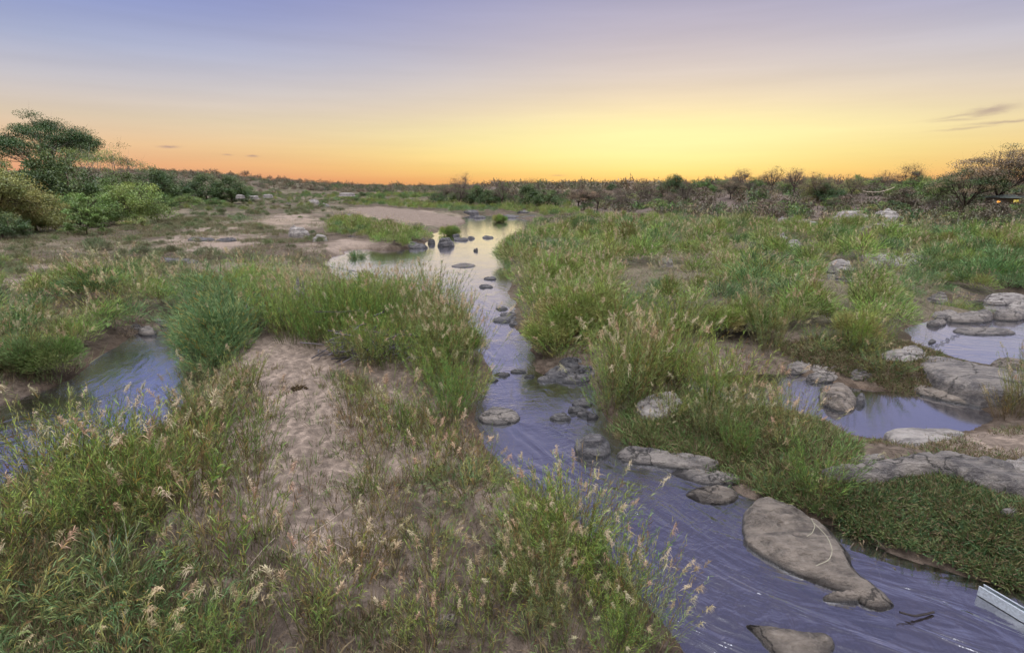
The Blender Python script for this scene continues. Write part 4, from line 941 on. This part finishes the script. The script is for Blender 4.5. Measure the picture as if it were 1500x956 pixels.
# big trees on the left (px of crown centre, depth)
putp('fig', 102, 118, 1.12, 'big spreading dark green tree, tallest on the left skyline')
putp('airy', 172, 106, .98, 'open branching tree with pale limbs beside the tallest tree')
for a in [('yellow', 15, 62, 1.0, 'yellow-olive bushy tree at the left edge', 1.05), ('yellow', 62, 66, .75, 'smaller yellow-olive tree beside the left edge one', 1.0), ('yellow', -50, 58, .8, 'large olive tree cut by the left edge', 1.1),
          ('dark', 105, 85, 1.08, 'dark tree under the tallest spreading crown', 1.1), ('dark', 80, 92, 1.1, 'shadowy tree behind the yellow-olive trees', 1.1), ('green', 140, 78, .85, 'mid green tree between the dark tree and the leafy tree', .9),
          ('green', 170, 92, 1.0, 'broad green tree left of the fresh green one', 1.0), ('green', 212, 84, .95, 'leafy green tree leaning toward the flat', 1.05), ('dark', 190, 104, 1.05, 'dark tree behind the leafy green tree', 1),
          ('dark', 238, 140, 1.1, 'dark round tree behind the left shrubs', 1), ('dark', 262, 150, 1.05, 'dark round tree beside the first of the row', .95), ('green', 245, 125, .75, 'olive round bush-tree in the left tree row', .8), ('green', 285, 135, .7, 'green rounded tree at the end of the left row', .7), ('green', 325, 142, .6, 'bright green low tree furthest along the left row', .55),
          ('dark', 315, 165, 1.1, 'first of the pair of dark round trees at the field edge', .9), ('dark', 350, 165, 1.05, 'second of the pair of dark round trees at the field edge', .9), ('dark', 368, 190, .9, 'dark tree right of the pair of round trees', .8),
          ('dark', 12, 56, .45, 'low dark bush at the left edge below the yellow tree', .7), ('green', 30, 100, 1.05, 'dark green tree rising behind the left edge trees', 1.2), ('dark', -80, 95, .8, 'dark tree just outside the left edge', 1.2)]:
    putp(a[0], a[1], a[2], a[3] * 1.3, a[4], 'trees of the left bank', a[5])
putp('sapling', 134, 62, 1.45, 'bright fresh green young tree standing in front of the left wood')
putp('greenshrub', 205, 74, .9, 'small vivid green bush at the foot of the leafy green tree')
for i in range(26):
    px = -120 + 400 * (i + RNG.uniform(-.4, .4)) / 26; d = np.interp(px, [-120, 0, 60, 120, 180, 240, 280], [54, 60, 66, 74, 84, 112, 130]) + RNG.uniform(-1, 9)
    putp('greenshrub' if RNG.uniform() < .8 else 'shrub', px, d, RNG.uniform(.8, 1.4), 'bush among the shrubs edging the left wood', 'shrubs along the left wood', 1.0)
putp('greenshrub', 112, 63, .6, 'little green bush left of the young tree')

# treeline on the right bank
PX = lambda px, d: (px - 750) / F * d
for k, px, d, s, lab, sz in [('bare', 680, 165, 1.35, 'tall rounded twiggy tree at the left end of the right treeline', 1.05), ('dark', 678, 160, .9, 'dark leafy tree under the tall twiggy one', 1), ('dark', 706, 158, 1.0, 'dark round tree right of the tall twiggy tree', 1),
                   ('bare', 735, 150, 1.1, 'bare crowned tree against the orange sky near the river bend', 1), ('bare', 780, 150, 1.15, 'twiggy tree with a ragged top above the scrub', 1),
                   ('yellow', 1185, 118, .95, 'yellow-green round tree breaking the right treeline', 1.0), ('green', 1350, 102, .9, 'green round tree left of the flat-topped thorn trees', 1.05), ('bare', 1312, 112, 1.05, 'pale bare crown left of the green round tree', 1),
                   ('umbrella', 1398, 84, .95, 'left flat-topped thorn tree with dark forked trunk', 1), ('umbrella', 1452, 84, 1.2, 'tallest flat-topped thorn tree of the right group', 1.02), ('umbrella', 1500, 86, 1.1, 'flat-topped thorn tree at the right edge', 1), ('umbrella', 1570, 88, 1.0, 'thorn tree mostly beyond the right edge', 1),
                   ('green', 1025, 150, .8, 'small dark round-topped tree in the middle of the treeline', 1), ('bare', 1075, 150, 1.0, 'twiggy spreading crown right of the small round-topped tree', 1), ('bare', 1120, 140, 1.0, 'bare golden crown between the spreading crown and the yellow tree', 1), ('bare', 1152, 140, .9, 'round golden twiggy crown next to the yellow tree', 1)]:
    putp(k, px, d, s, lab, 'trees of the right treeline', sz)
rng = np.random.default_rng(4)
for i in range(62):
    px = 640 + 960 * (i + rng.uniform(-.4, .4)) / 62; d = rng.uniform(125, 175) - 35 * sstep(1000, 1500, px)
    k = rng.choice(['bare', 'bare', 'bare', 'umbrella', 'green', 'dark'], p=[.30, .28, .2, .02, .10, .10])
    putp(k, px, d, rng.uniform(.66, 1.0) * (.75 if k == 'umbrella' else 1), {'bare': 'leafless grey-brown tree in the low ragged treeline of the right bank', 'umbrella': 'flat crowned tree in the low ragged treeline of the right bank', 'green': 'green tree showing in the low ragged treeline of the right bank', 'dark': 'dark leafy tree in the low ragged treeline of the right bank'}[k], 'right bank treeline', rng.uniform(.85, 1.05))
# scrub on the slope of the right bank
for i in range(150):
    px = rng.uniform(640, 1620); f = rng.uniform(0, 1)
    toe = np.interp(px, [640, 800, 1000, 1150, 1300, 1500, 1620], [185, 150, 100, 93, 82, 62, 54])
    d = toe + 3 + (130 - 0 * toe - toe * .55) * f * .9
    k = rng.choice(['shrub', 'greenshrub'], p=[.62, .38])
    putp(k, px, d, rng.uniform(.85, 1.5), {'shrub': 'grey-brown twiggy bush on the scrub slope of the right bank', 'greenshrub': 'green bush among the brown scrub of the right bank'}[k], 'scrub bushes on the right bank', rng.uniform(.8, 1.1))
for a in [(1045, 72, 'olive bush at the end of the brown grass strip behind the reeds'), (1265, 80, 'vivid green bush on the slope right of the rocks'), (1300, 92, 'olive green bush above the vivid green one'), (1480, 64, 'yellow-tinged bush below the lodge lights')]:
    putp('greenshrub', a[0], a[1], 1.15, a[2])
# bushes along the foot of the far fields
for i in range(34):
    px = rng.uniform(400, 900); d = rng.uniform(190, 330)
    putp(rng.choice(['dark', 'green', 'greenshrub']), px, d, rng.uniform(.4, .8), 'dark bush on the far side of the flat below the horizon', 'far bushes below the horizon', .7)
for i, px in enumerate([560, 595, 612, 640, 655, 720, 760]):
    putp('green', px, 205 + (i % 3) * 14, rng.uniform(.55, .8), 'green rounded bush-tree at the far head of the river', 'green bushes at the far head of the river', .75)
# hill trees on the left ridge
for i in range(46):
    px = 230 + 400 * (i + rng.uniform(-.4, .4)) / 46; d = rng.uniform(470, 540)
    putp('bare', px, d, rng.uniform(.6, 1.1) * (.75 if px > 450 else 1), 'small tree standing on the distant left ridge', 'trees on the distant ridge', 1.0)
# uncountable scrub: far hillsides, slope and plain
def geo(me):
    V = np.empty(len(me.vertices) * 3, np.float32); me.vertices.foreach_get('co', V)
    Q = np.empty(len(me.polygons) * 4, np.int32); me.polygons.foreach_get('vertices', Q)
    C = np.empty(len(me.vertices) * 4, np.float32); me.color_attributes['Col'].data.foreach_get('color', C)
    return V.reshape(-1, 3), Q.reshape(-1, 4), C.reshape(-1, 4)[:, :3]
def scrubproto(seed, pal, n=200, leaf=.4):
    r = np.random.default_rng(seed); g = nrm(r.normal(0, 1, (n, 3))) * (r.uniform(.2, 1, (n, 1)) ** .5)
    lob = r.normal(0, .5, (7, 3)) * [1, 1, .35]
    P = lob[r.integers(7, size=n)] + g * [.8, .8, .7]; P[:, 2] = np.abs(P[:, 2] + .5)
    pal = np.array(pal)
    return strips(P, r.normal(0, 1, (n, 3)) + [0, 0, .5], leaf * r.uniform(.5, 1.2, n), leaf * .45, 0.0, pal[r.integers(len(pal), size=n)] * r.uniform(.6, 1.3, (n, 1)), r, 1)
SP = [scrubproto(1, GB), scrubproto(2, GB + GR), scrubproto(3, GB), scrubproto(4, GD + GB), scrubproto(5, GM + GD)]
items = []
def far(n, px0, px1, d0, d1, s0, s1, w, fn=None):
    for i in range(n):
        px = rng.uniform(px0, px1); d = math.exp(rng.uniform(math.log(d0), math.log(d1)))
        x = PX(px, d)
        if fn and not fn(px, d): continue
        items.append((x, d, None, *SP[rng.choice(5, p=w)], rng.uniform(s0, s1), rng.uniform(.8, 1.2)))
toef = lambda px, d: d > np.interp(px, [600, 700, 800, 1000, 1150, 1300, 1500, 1620], [260, 180, 148, 98, 92, 80, 60, 52])
far(1700, 600, 1650, 55, 200, .8, 1.7, [.30, .18, .22, .18, .12], toef)
far(900, 100, 700, 330, 560, 1.3, 2.6, [.3, .25, .25, .15, .05])
far(500, -100, 700, 200, 340, .8, 1.6, [.2, .2, .2, .25, .15], lambda px, d: (PX(px, d) < PX(420, d)))
far(900, 250, 1000, 560, 2400, 3, 6, [.3, .2, .2, .25, .05])
far(700, 700, 1700, 200, 600, 2, 4, [.35, .25, .25, .1, .05])
far(300, -300, 250, 60, 160, .7, 1.5, [.1, .1, .2, .3, .3], lambda px, d: d > np.interp(px, [-300, 0, 100, 250], [55, 66, 85, 130]))
xs = np.array([i[0] for i in items]); ys = np.array([i[1] for i in items]); zs = height(xs, ys)
items = [(a[0], a[1], z, *a[3:]) for a, z in zip(items, zs)]
bake(items, 'scrub', M_CROWN, 'grey-brown bush scrub covering the far banks and hills', 'scrub', .2)
print('trees', placed)

# ------------------------------------------------------------------ SMALL THINGS
def boxm(A, c, s, col=(.3, .3, .3)):
    c = np.array(c, float); s = np.array(s, float) / 2
    V = np.array([[x, y, z] for x in (-1, 1) for y in (-1, 1) for z in (-1, 1)]) * s + c
    Q = np.array([[0, 1, 3, 2], [4, 6, 7, 5], [0, 4, 5, 1], [2, 3, 7, 6], [0, 2, 6, 4], [1, 5, 7, 3]])
    A.add(V, Q, np.array(col))
# galvanised channel lying in the water, lower right
def channel():
    p0 = at(1434, 858, .16); p1 = at(1512, 904, .16)
    d = nrm(p1 - p0); L_ = 3.4; n = np.array([-d[1], d[0], 0]); up = np.array([0, 0, 1.0])
    if n[1] < 0: n = -n
    w, h, t, lip = .13, .15, .008, .03
    prof = [(0, h), (0, 0), (w, 0), (w, h), (w - lip, h), (w - lip, h - t), (w - t, h - t), (w - t, t), (t, t), (t, h - t), (lip, h - t), (lip, h)]
    V = []
    for k in (0, 1):
        for a, b in prof: V.append(n * a + up * b + d * L_ * k)
    m = len(prof); V = np.array(V)
    Q = np.array([[i, (i + 1) % m, m + (i + 1) % m, m + i] for i in range(m)])
    met = m_simple('galvanised_steel', (.50, .54, .56), .42, .75, noise=.2, scale=30)
    root = bpy.data.objects.new('steel_channel', None); COL.objects.link(root); root.location = (p0[0], p0[1], .01)
    tag(root, 'galvanised steel channel beam sticking in over the stream from the right edge', 'steel beam')
    o = link('beam', mesh_np('beam', V, Q, None, False, met), root)
    # bolts
    A = Acc()
    for k in range(5):
        c = d * (.25 + .6 * k) + up * (.075) - n * .004
        V_, Q_ = tube([c, c - n * .014], [.013, .013], 8); A.add(V_, Q_, np.array([.3, .3, .3])); 
        V_, Q_ = tube([c - n * .014, c - n * .0145], [.013, .0005], 8); A.add(V_, Q_, np.array([.3, .3, .3]))
        link('bolt', A.mesh('bolt', met), root); A = Acc()
channel()
# driftwood pile in the thicket + dark twigs
def sticks(name, px, py, n, rad, ln, hz, label, cat, col=(.10, .09, .095), seed=0, th=.012):
    r = np.random.default_rng(seed); A = Acc(); p = ground_at(px, py)
    for i in range(n):
        c = np.array([r.normal(0, rad), r.normal(0, rad * .7), abs(r.normal(0, hz)) + .03])
        d = nrm(np.array([r.normal(0, 1), r.normal(0, 1), r.normal(0, .25)])); l = ln * r.uniform(.4, 1.2)
        q = np.array([c - d * l / 2, c + r.normal(0, .05, 3) * l, c + d * l / 2 + r.normal(0, .08, 3) * l])
        q[:, 2] = np.maximum(q[:, 2], .01)
        V, Q = tube(q, np.array([1, .8, .3]) * th * r.uniform(.4, 1.4), 5); A.add(V, Q, np.array(col) * r.uniform(.6, 1.5))
    o = link(name, A.mesh(name, M_BARK), loc=tuple(p)); tag(o, label, cat)
sticks('driftwood_pile', 545, 520, 190, .75, 1.3, .42, 'tangled heap of grey driftwood caught inside the thicket', 'driftwood', seed=3, th=.02)
sticks('driftwood_pile', 380, 478, 70, .6, .9, .5, 'smaller heap of dark twigs at the back left of the thicket', 'driftwood', seed=4, th=.016)
sticks('dead_branch', 1290, 815, 34, .35, .8, .08, 'dead twigs trailing from the creepers into the water', 'branch', (.16, .13, .10), 5, .008)
sticks('dead_branch', 1430, 448, 60, .7, .9, .35, 'dark dead bush beside the mossy outcrop', 'branch', (.13, .11, .11), 6, .012)
sticks('dung_patch', 437, 570, 60, .13, .1, .015, 'small dark heap of dung on the sand path', 'dung', (.06, .04, .025), 7, .02)
sticks('dead_branch', 480, 800, 12, .5, 1.2, .10, 'thin dry stalks lying across the sand', 'branch', (.34, .28, .22), 8, .006)
# a dry reed stalk bent over the big rock (pale loop) and a white dropping mark
def stalk(pts, r_, label, col, z=(0.45,)):
    P = np.array([at(x, y, zz) for x, y, zz in pts]); 
    A = Acc(); tt = np.linspace(0, 1, 24); kx = np.linspace(0, 1, len(P))
    Q_ = np.stack([np.interp(tt, kx, P[:, i]) for i in range(3)], 1)
    for _ in range(3): Q_[1:-1] = (Q_[:-2] + Q_[1:-1] * 2 + Q_[2:]) / 4
    c = Q_[0].copy(); V, F_ = tube(Q_ - c, r_, 6); A.add(V, F_, np.array(col))
    o = link('dry_stalk', A.mesh('dry_stalk', M_BARK), loc=tuple(c)); tag(o, label, 'stalk')
stalk([(1192, 765, .55), (1212, 785, .5), (1220, 805, .47), (1215, 820, .45), (1195, 828, .42)], .005, 'pale bent stalk looping over the big rock, the longer one', (.30, .28, .21))
stalk([(1188, 758, .6), (1194, 770, .52), (1190, 780, .48), (1182, 785, .46)], .005, 'short pale stalk lying on the top of the big rock', (.30, .28, .21))
stalk([(1318, 896, .1), (1340, 902, .05), (1355, 899, .04), (1368, 896, .03)], .016, 'dark wet stick trailing downstream from the tip of the big rock', (.04, .035, .035))

# lodge under the thorn trees: lit windows, roof, lamp, hanging cable
def lodge():
    d = 80.0; x = PX(1474, d); z = float(height(np.array([x]), np.array([d]))[0])
    root = bpy.data.objects.new('lodge', None); COL.objects.link(root); root.location = (x, d, z)
    tag(root, 'low lodge building with pale roof and yellow lit windows under the thorn trees', 'building')
    wall = m_simple('lodge_wall', (.16, .13, .10), .8); roof = m_simple('lodge_roof', (.07, .085, .075), .9); lit = m_simple('lit_window', (.8, .62, .07), .5, 0, .55, .1, 3); fr = m_simple('window_frame', (.08, .06, .05), .6)
    A = Acc(); boxm(A, (0.2, 2, 1.45), (3.6, 3.4, 2.9)); link('wall', A.mesh('wall', wall), root)
    V = np.array([[-2.0, -.3, 2.85], [2.4, -.3, 2.85], [2.4, 4.2, 2.85], [-2.0, 4.2, 2.85], [-1.0, 1.8, 3.3], [1.4, 1.8, 3.3], [1.4, 1.85, 3.3], [-1.0, 1.85, 3.3]])
    Q = np.array([[0, 1, 5, 4], [2, 3, 7, 6], [1, 2, 6, 5], [3, 0, 4, 7], [4, 5, 6, 7], [0, 3, 2, 1]])
    link('roof', mesh_np('roof', V, Q, None, False, roof), root)
    for cx, w_, h_ in [(-.35, 1.0, .42), (.9, .25, .6)]:
        f = Acc(); 
        for q in ((cx - w_ / 2 - .05, 0), (cx + w_ / 2 + .05, 0)): boxm(f, (q[0], -.04, 2.4), (.1, .08, h_ + .2))
        for zz in (2.4 - h_ / 2 - .05, 2.4 + h_ / 2 + .05): boxm(f, (cx, -.045, zz), (w_, .08, .1))
        wo = link('window', f.mesh('window', fr), root)
        p = Acc(); boxm(p, (cx, -.02, 2.4), (w_, .03, h_)); link('pane', p.mesh('pane', lit), wo)
lodge()
for px, d, s_ in [(1425, 76, 1.3), (1448, 76, 1.2), (1455, 77, 1.3), (1502, 77, 1.4), (1500, 74, 1.2), (1524, 75, 1.1), (1462, 68, .8), (1488, 67, .8)]:
    putp('greenshrub' if s_ > 1 else 'shrub', px, d, s_, 'low bush screening the foot of the lodge', 'bushes in front of the lodge')
def lamp():
    d = 79.0; x = PX(1445, d); z = float(height(np.array([x]), np.array([d]))[0])
    root = bpy.data.objects.new('garden_lamp', None); COL.objects.link(root); root.location = (x, d, z)
    tag(root, 'small glowing orange lamp on a post in front of the lodge', 'lamp')
    V, Q = tube([[0, 0, 0], [0, 0, 2.2], [0, 0, 2.5]], [.05, .04, .04], 8); A = Acc(); A.add(V, Q, np.array([.1, .1, .1])); link('post', A.mesh('post', m_simple('lamp_post', (.06, .05, .05))), root)
    V, Q = tube([[0, 0, 2.5], [0, 0, 2.55], [0, 0, 2.7], [0, 0, 2.8], [0, 0, 2.83]], [.05, .16, .2, .14, .02], 10); A = Acc(); A.add(V, Q, np.array([1, .5, .1])); link('lamp_shade', A.mesh('lamp_shade', m_simple('orange_light', (1, .38, .05), .5, 0, 3.0, .05)), root)
lamp()
def cable():
    d = 88.0; a = np.array([PX(1249, d), d, 6.0 - (279 - HZ) / F * d]); b = np.array([PX(1293, d), d, 6.0 - (274 - HZ) / F * d])
    t = np.linspace(0, 1, 20)[:, None]; P = a * (1 - t) + b * t; P[:, 2] -= (4 * t * (1 - t) * .45)[:, 0]
    c = P[0].copy(); V, Q = tube(P - c, .03, 5); A = Acc(); A.add(V, Q, np.array([.6, .5, .4]))
    o = link('rope', A.mesh('rope', M_BARK), loc=tuple(c)); tag(o, 'pale slack rope hanging in a curve between the scrub trees', 'rope')
cable()

# ------------------------------------------------------------------ SKY, SUN, CAMERA
SUN_AZ = math.atan((960 - 750) / F)       # right of the view axis
def lin(c): return tuple(((x / 255) / 12.92 if x / 255 <= .04045 else ((x / 255 + .055) / 1.055) ** 2.4) for x in c)
world = bpy.data.worlds.new('World'); SC.world = world; world.use_nodes = True
nt = world.node_tree; nt.nodes.clear(); L = nt.links
out = nd(nt, 'ShaderNodeOutputWorld'); bg = nd(nt, 'ShaderNodeBackground', Strength=1.0)
tc = nd(nt, 'ShaderNodeTexCoord'); sx = nd(nt, 'ShaderNodeSeparateXYZ'); L.new(tc.outputs['Generated'], sx.inputs[0])
elev = math_(nt, 'ARCSINE', math_(nt, 'MAXIMUM', sx.outputs[2], 0.0))
tt = math_(nt, 'POWER', math_(nt, 'DIVIDE', elev, math.pi / 2), 0.5)
def ramp(stops, boost=None):
    r = nd(nt, 'ShaderNodeValToRGB'); cr = r.color_ramp; cr.interpolation = 'B_SPLINE' if False else 'LINEAR'
    for i, (deg, c, k) in enumerate(stops):
        p = math.sqrt(deg / 90); e = cr.elements[i] if i < 2 else cr.elements.new(p)
        e.position = p
    for e, (deg, c, k) in zip(sorted(cr.elements, key=lambda e: e.position), stops):
        e.color = tuple(x * k for x in lin(c)) + (1,)
    L.new(tt, r.inputs[0]); return r.outputs[0]
AMB = 18.5  # overhead sky, out of view, brightened beyond a real dusk to light the ground
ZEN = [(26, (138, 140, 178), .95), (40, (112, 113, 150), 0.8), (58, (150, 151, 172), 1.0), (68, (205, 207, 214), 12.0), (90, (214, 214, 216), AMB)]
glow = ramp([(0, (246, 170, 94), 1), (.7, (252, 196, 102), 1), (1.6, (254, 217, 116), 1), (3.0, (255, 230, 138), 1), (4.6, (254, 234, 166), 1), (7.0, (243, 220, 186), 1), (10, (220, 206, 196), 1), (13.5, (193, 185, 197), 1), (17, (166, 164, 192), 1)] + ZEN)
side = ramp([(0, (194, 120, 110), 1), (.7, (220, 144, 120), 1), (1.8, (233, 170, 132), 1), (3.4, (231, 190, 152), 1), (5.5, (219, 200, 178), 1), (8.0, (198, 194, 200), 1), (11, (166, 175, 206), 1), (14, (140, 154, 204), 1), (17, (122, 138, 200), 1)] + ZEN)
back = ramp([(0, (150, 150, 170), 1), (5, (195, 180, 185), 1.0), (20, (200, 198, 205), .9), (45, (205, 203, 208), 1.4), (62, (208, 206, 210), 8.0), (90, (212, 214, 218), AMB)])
hyp = math_(nt, 'SQRT', math_(nt, 'MAXIMUM', math_(nt, 'ADD', math_(nt, 'MULTIPLY', sx.outputs[0], sx.outputs[0]), math_(nt, 'MULTIPLY', sx.outputs[1], sx.outputs[1])), 1e-6))
cosd = math_(nt, 'DIVIDE', math_(nt, 'ADD', math_(nt, 'MULTIPLY', sx.outputs[0], math.sin(SUN_AZ)), math_(nt, 'MULTIPLY', sx.outputs[1], math.cos(SUN_AZ))), hyp)
ang = math_(nt, 'ARCCOSINE', math_(nt, 'MINIMUM', math_(nt, 'MAXIMUM', cosd, -1.0), 1.0))
gx = math_(nt, 'MULTIPLY', math_(nt, 'DIVIDE', ang, math.radians(33)), math_(nt, 'DIVIDE', ang, math.radians(33)))
gf = math_(nt, 'EXPONENT', math_(nt, 'MULTIPLY', gx, -1.0))
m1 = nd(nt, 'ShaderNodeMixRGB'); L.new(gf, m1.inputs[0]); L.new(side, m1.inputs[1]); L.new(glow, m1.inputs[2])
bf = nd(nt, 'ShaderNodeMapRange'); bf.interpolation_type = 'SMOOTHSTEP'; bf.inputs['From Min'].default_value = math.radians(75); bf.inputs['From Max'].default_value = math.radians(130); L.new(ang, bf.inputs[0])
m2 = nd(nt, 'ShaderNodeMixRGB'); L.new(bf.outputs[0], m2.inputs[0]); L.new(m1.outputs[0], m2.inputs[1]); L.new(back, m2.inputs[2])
# brighter core just over the place where the sun is about to rise
ca = math_(nt, 'DIVIDE', ang, math.radians(19)); ce = math_(nt, 'DIVIDE', math_(nt, 'SUBTRACT', elev, math.radians(4.2)), math.radians(3.0))
core = math_(nt, 'EXPONENT', math_(nt, 'MULTIPLY', math_(nt, 'ADD', math_(nt, 'MULTIPLY', ca, ca), math_(nt, 'MULTIPLY', ce, ce)), -1.0))
mc = nd(nt, 'ShaderNodeMixRGB'); L.new(math_(nt, 'MULTIPLY', core, .75), mc.inputs[0]); L.new(m2.outputs[0], mc.inputs[1]); mc.inputs[2].default_value = (*lin((255, 246, 178)), 1)
m2 = mc
# faint streaky cirrus
mp = nd(nt, 'ShaderNodeMapping'); mp.inputs['Scale'].default_value = (1.5, 1.5, 22); mp.inputs['Rotation'].default_value = (0, math.radians(4), 0)
L.new(tc.outputs['Generated'], mp.inputs[0]); ns = nd(nt, 'ShaderNodeTexNoise', Scale=1.6, Detail=5.0, Roughness=.55); L.new(mp.outputs[0], ns.inputs['Vector'])
k1 = math_(nt, 'MULTIPLY_ADD', ns.outputs[0], 0.20, 0.90)
sc1 = nd(nt, 'ShaderNodeVectorMath'); sc1.operation = 'SCALE'; L.new(m2.outputs[0], sc1.inputs[0]); L.new(k1, sc1.inputs['Scale'])
col = sc1.outputs[0]
# small dark wisps of cloud (direction space)
ns2 = nd(nt, 'ShaderNodeTexNoise', Scale=60.0, Detail=4.0)
mp3 = nd(nt, 'ShaderNodeMapping'); mp3.inputs['Scale'].default_value = (1, 1, 3); L.new(tc.outputs['Generated'], mp3.inputs[0]); L.new(mp3.outputs[0], ns2.inputs['Vector'])
azn = math_(nt, 'ARCTAN2', sx.outputs[0], sx.outputs[1])
mask = None
for px, py, wx, wy, amp, tilt in [(247, 215, 9, 1.3, .6, 0), (333, 227, 5, .9, .4, 0), (370, 229, 6, 1.2, .6, 0), (817, 257, 9, .8, .35, 0), (1452, 162, 18, 4, .55, -.12), (1420, 168, 30, 1.6, .35, -.1), (1480, 178, 32, 1.6, .5, -.04), (1415, 188, 24, 1.3, .35, -.06), (1400, 176, 22, 1.2, .3, 0)]:
    d = ray(px, py); d = d / np.linalg.norm(d); a0 = math.atan2(d[0], d[1]); e0 = math.asin(d[2])
    dx = math_(nt, 'SUBTRACT', azn, a0)
    u = math_(nt, 'DIVIDE', dx, wx / F)
    v_ = math_(nt, 'DIVIDE', math_(nt, 'ADD', math_(nt, 'SUBTRACT', elev, e0), math_(nt, 'MULTIPLY', dx, tilt)), wy / F)
    v_ = math_(nt, 'ADD', v_, math_(nt, 'MULTIPLY', math_(nt, 'SUBTRACT', ns2.outputs[0], .5), 2.5))
    g_ = math_(nt, 'MULTIPLY', math_(nt, 'EXPONENT', math_(nt, 'MULTIPLY', math_(nt, 'ADD', math_(nt, 'MULTIPLY', u, u), math_(nt, 'MULTIPLY', v_, v_)), -1.0)), amp)
    mask = g_ if mask is None else math_(nt, 'MAXIMUM', mask, g_)
m3 = nd(nt, 'ShaderNodeMixRGB'); L.new(mask, m3.inputs[0]); L.new(col, m3.inputs[1]); m3.inputs[2].default_value = (*lin((150, 125, 135)), 1)
# physical sky under it
sky = nd(nt, 'ShaderNodeTexSky'); sky.sky_type = 'NISHITA'; sky.sun_disc = False
sky.sun_elevation = math.radians(3.0); sky.sun_rotation = SUN_AZ
ad = nd(nt, 'ShaderNodeMixRGB'); ad.blend_type = 'ADD'; ad.inputs[0].default_value = 0.0025
L.new(m3.outputs[0], ad.inputs[1]); L.new(sky.outputs[0], ad.inputs[2])
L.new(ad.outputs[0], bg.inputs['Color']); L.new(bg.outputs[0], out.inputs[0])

sun = bpy.data.lights.new('sun', 'SUN'); sun.energy = 0.55; sun.angle = math.radians(14); sun.color = (1, .78, .5)
so = bpy.data.objects.new('sun', sun); COL.objects.link(so)
se = math.radians(5)
import mathutils
dv = mathutils.Vector((math.sin(SUN_AZ) * math.cos(se), math.cos(SUN_AZ) * math.cos(se), math.sin(se)))
so.rotation_euler = dv.to_track_quat('Z', 'Y').to_euler()

cam = bpy.data.cameras.new('camera'); co = bpy.data.objects.new('camera', cam); COL.objects.link(co)
cam.sensor_width = 36; cam.lens = 36 * F / W0; cam.clip_end = 12000; cam.clip_start = .1
co.location = (0, 0, CAMZ); co.rotation_euler = (math.pi / 2 - PITCH, 0, 0)
SC.camera = co
SC.view_settings.view_transform = 'Standard'; SC.view_settings.look = 'None'; SC.view_settings.gamma = 1; SC.view_settings.exposure = 0.0
SC.render.engine = 'CYCLES'
SC.cycles.use_adaptive_sampling = True; SC.cycles.adaptive_threshold = 0.03
SC.cycles.max_bounces = 4; SC.cycles.diffuse_bounces = 1; SC.cycles.glossy_bounces = 2; SC.cycles.transparent_max_bounces = 6; SC.cycles.transmission_bounces = 2
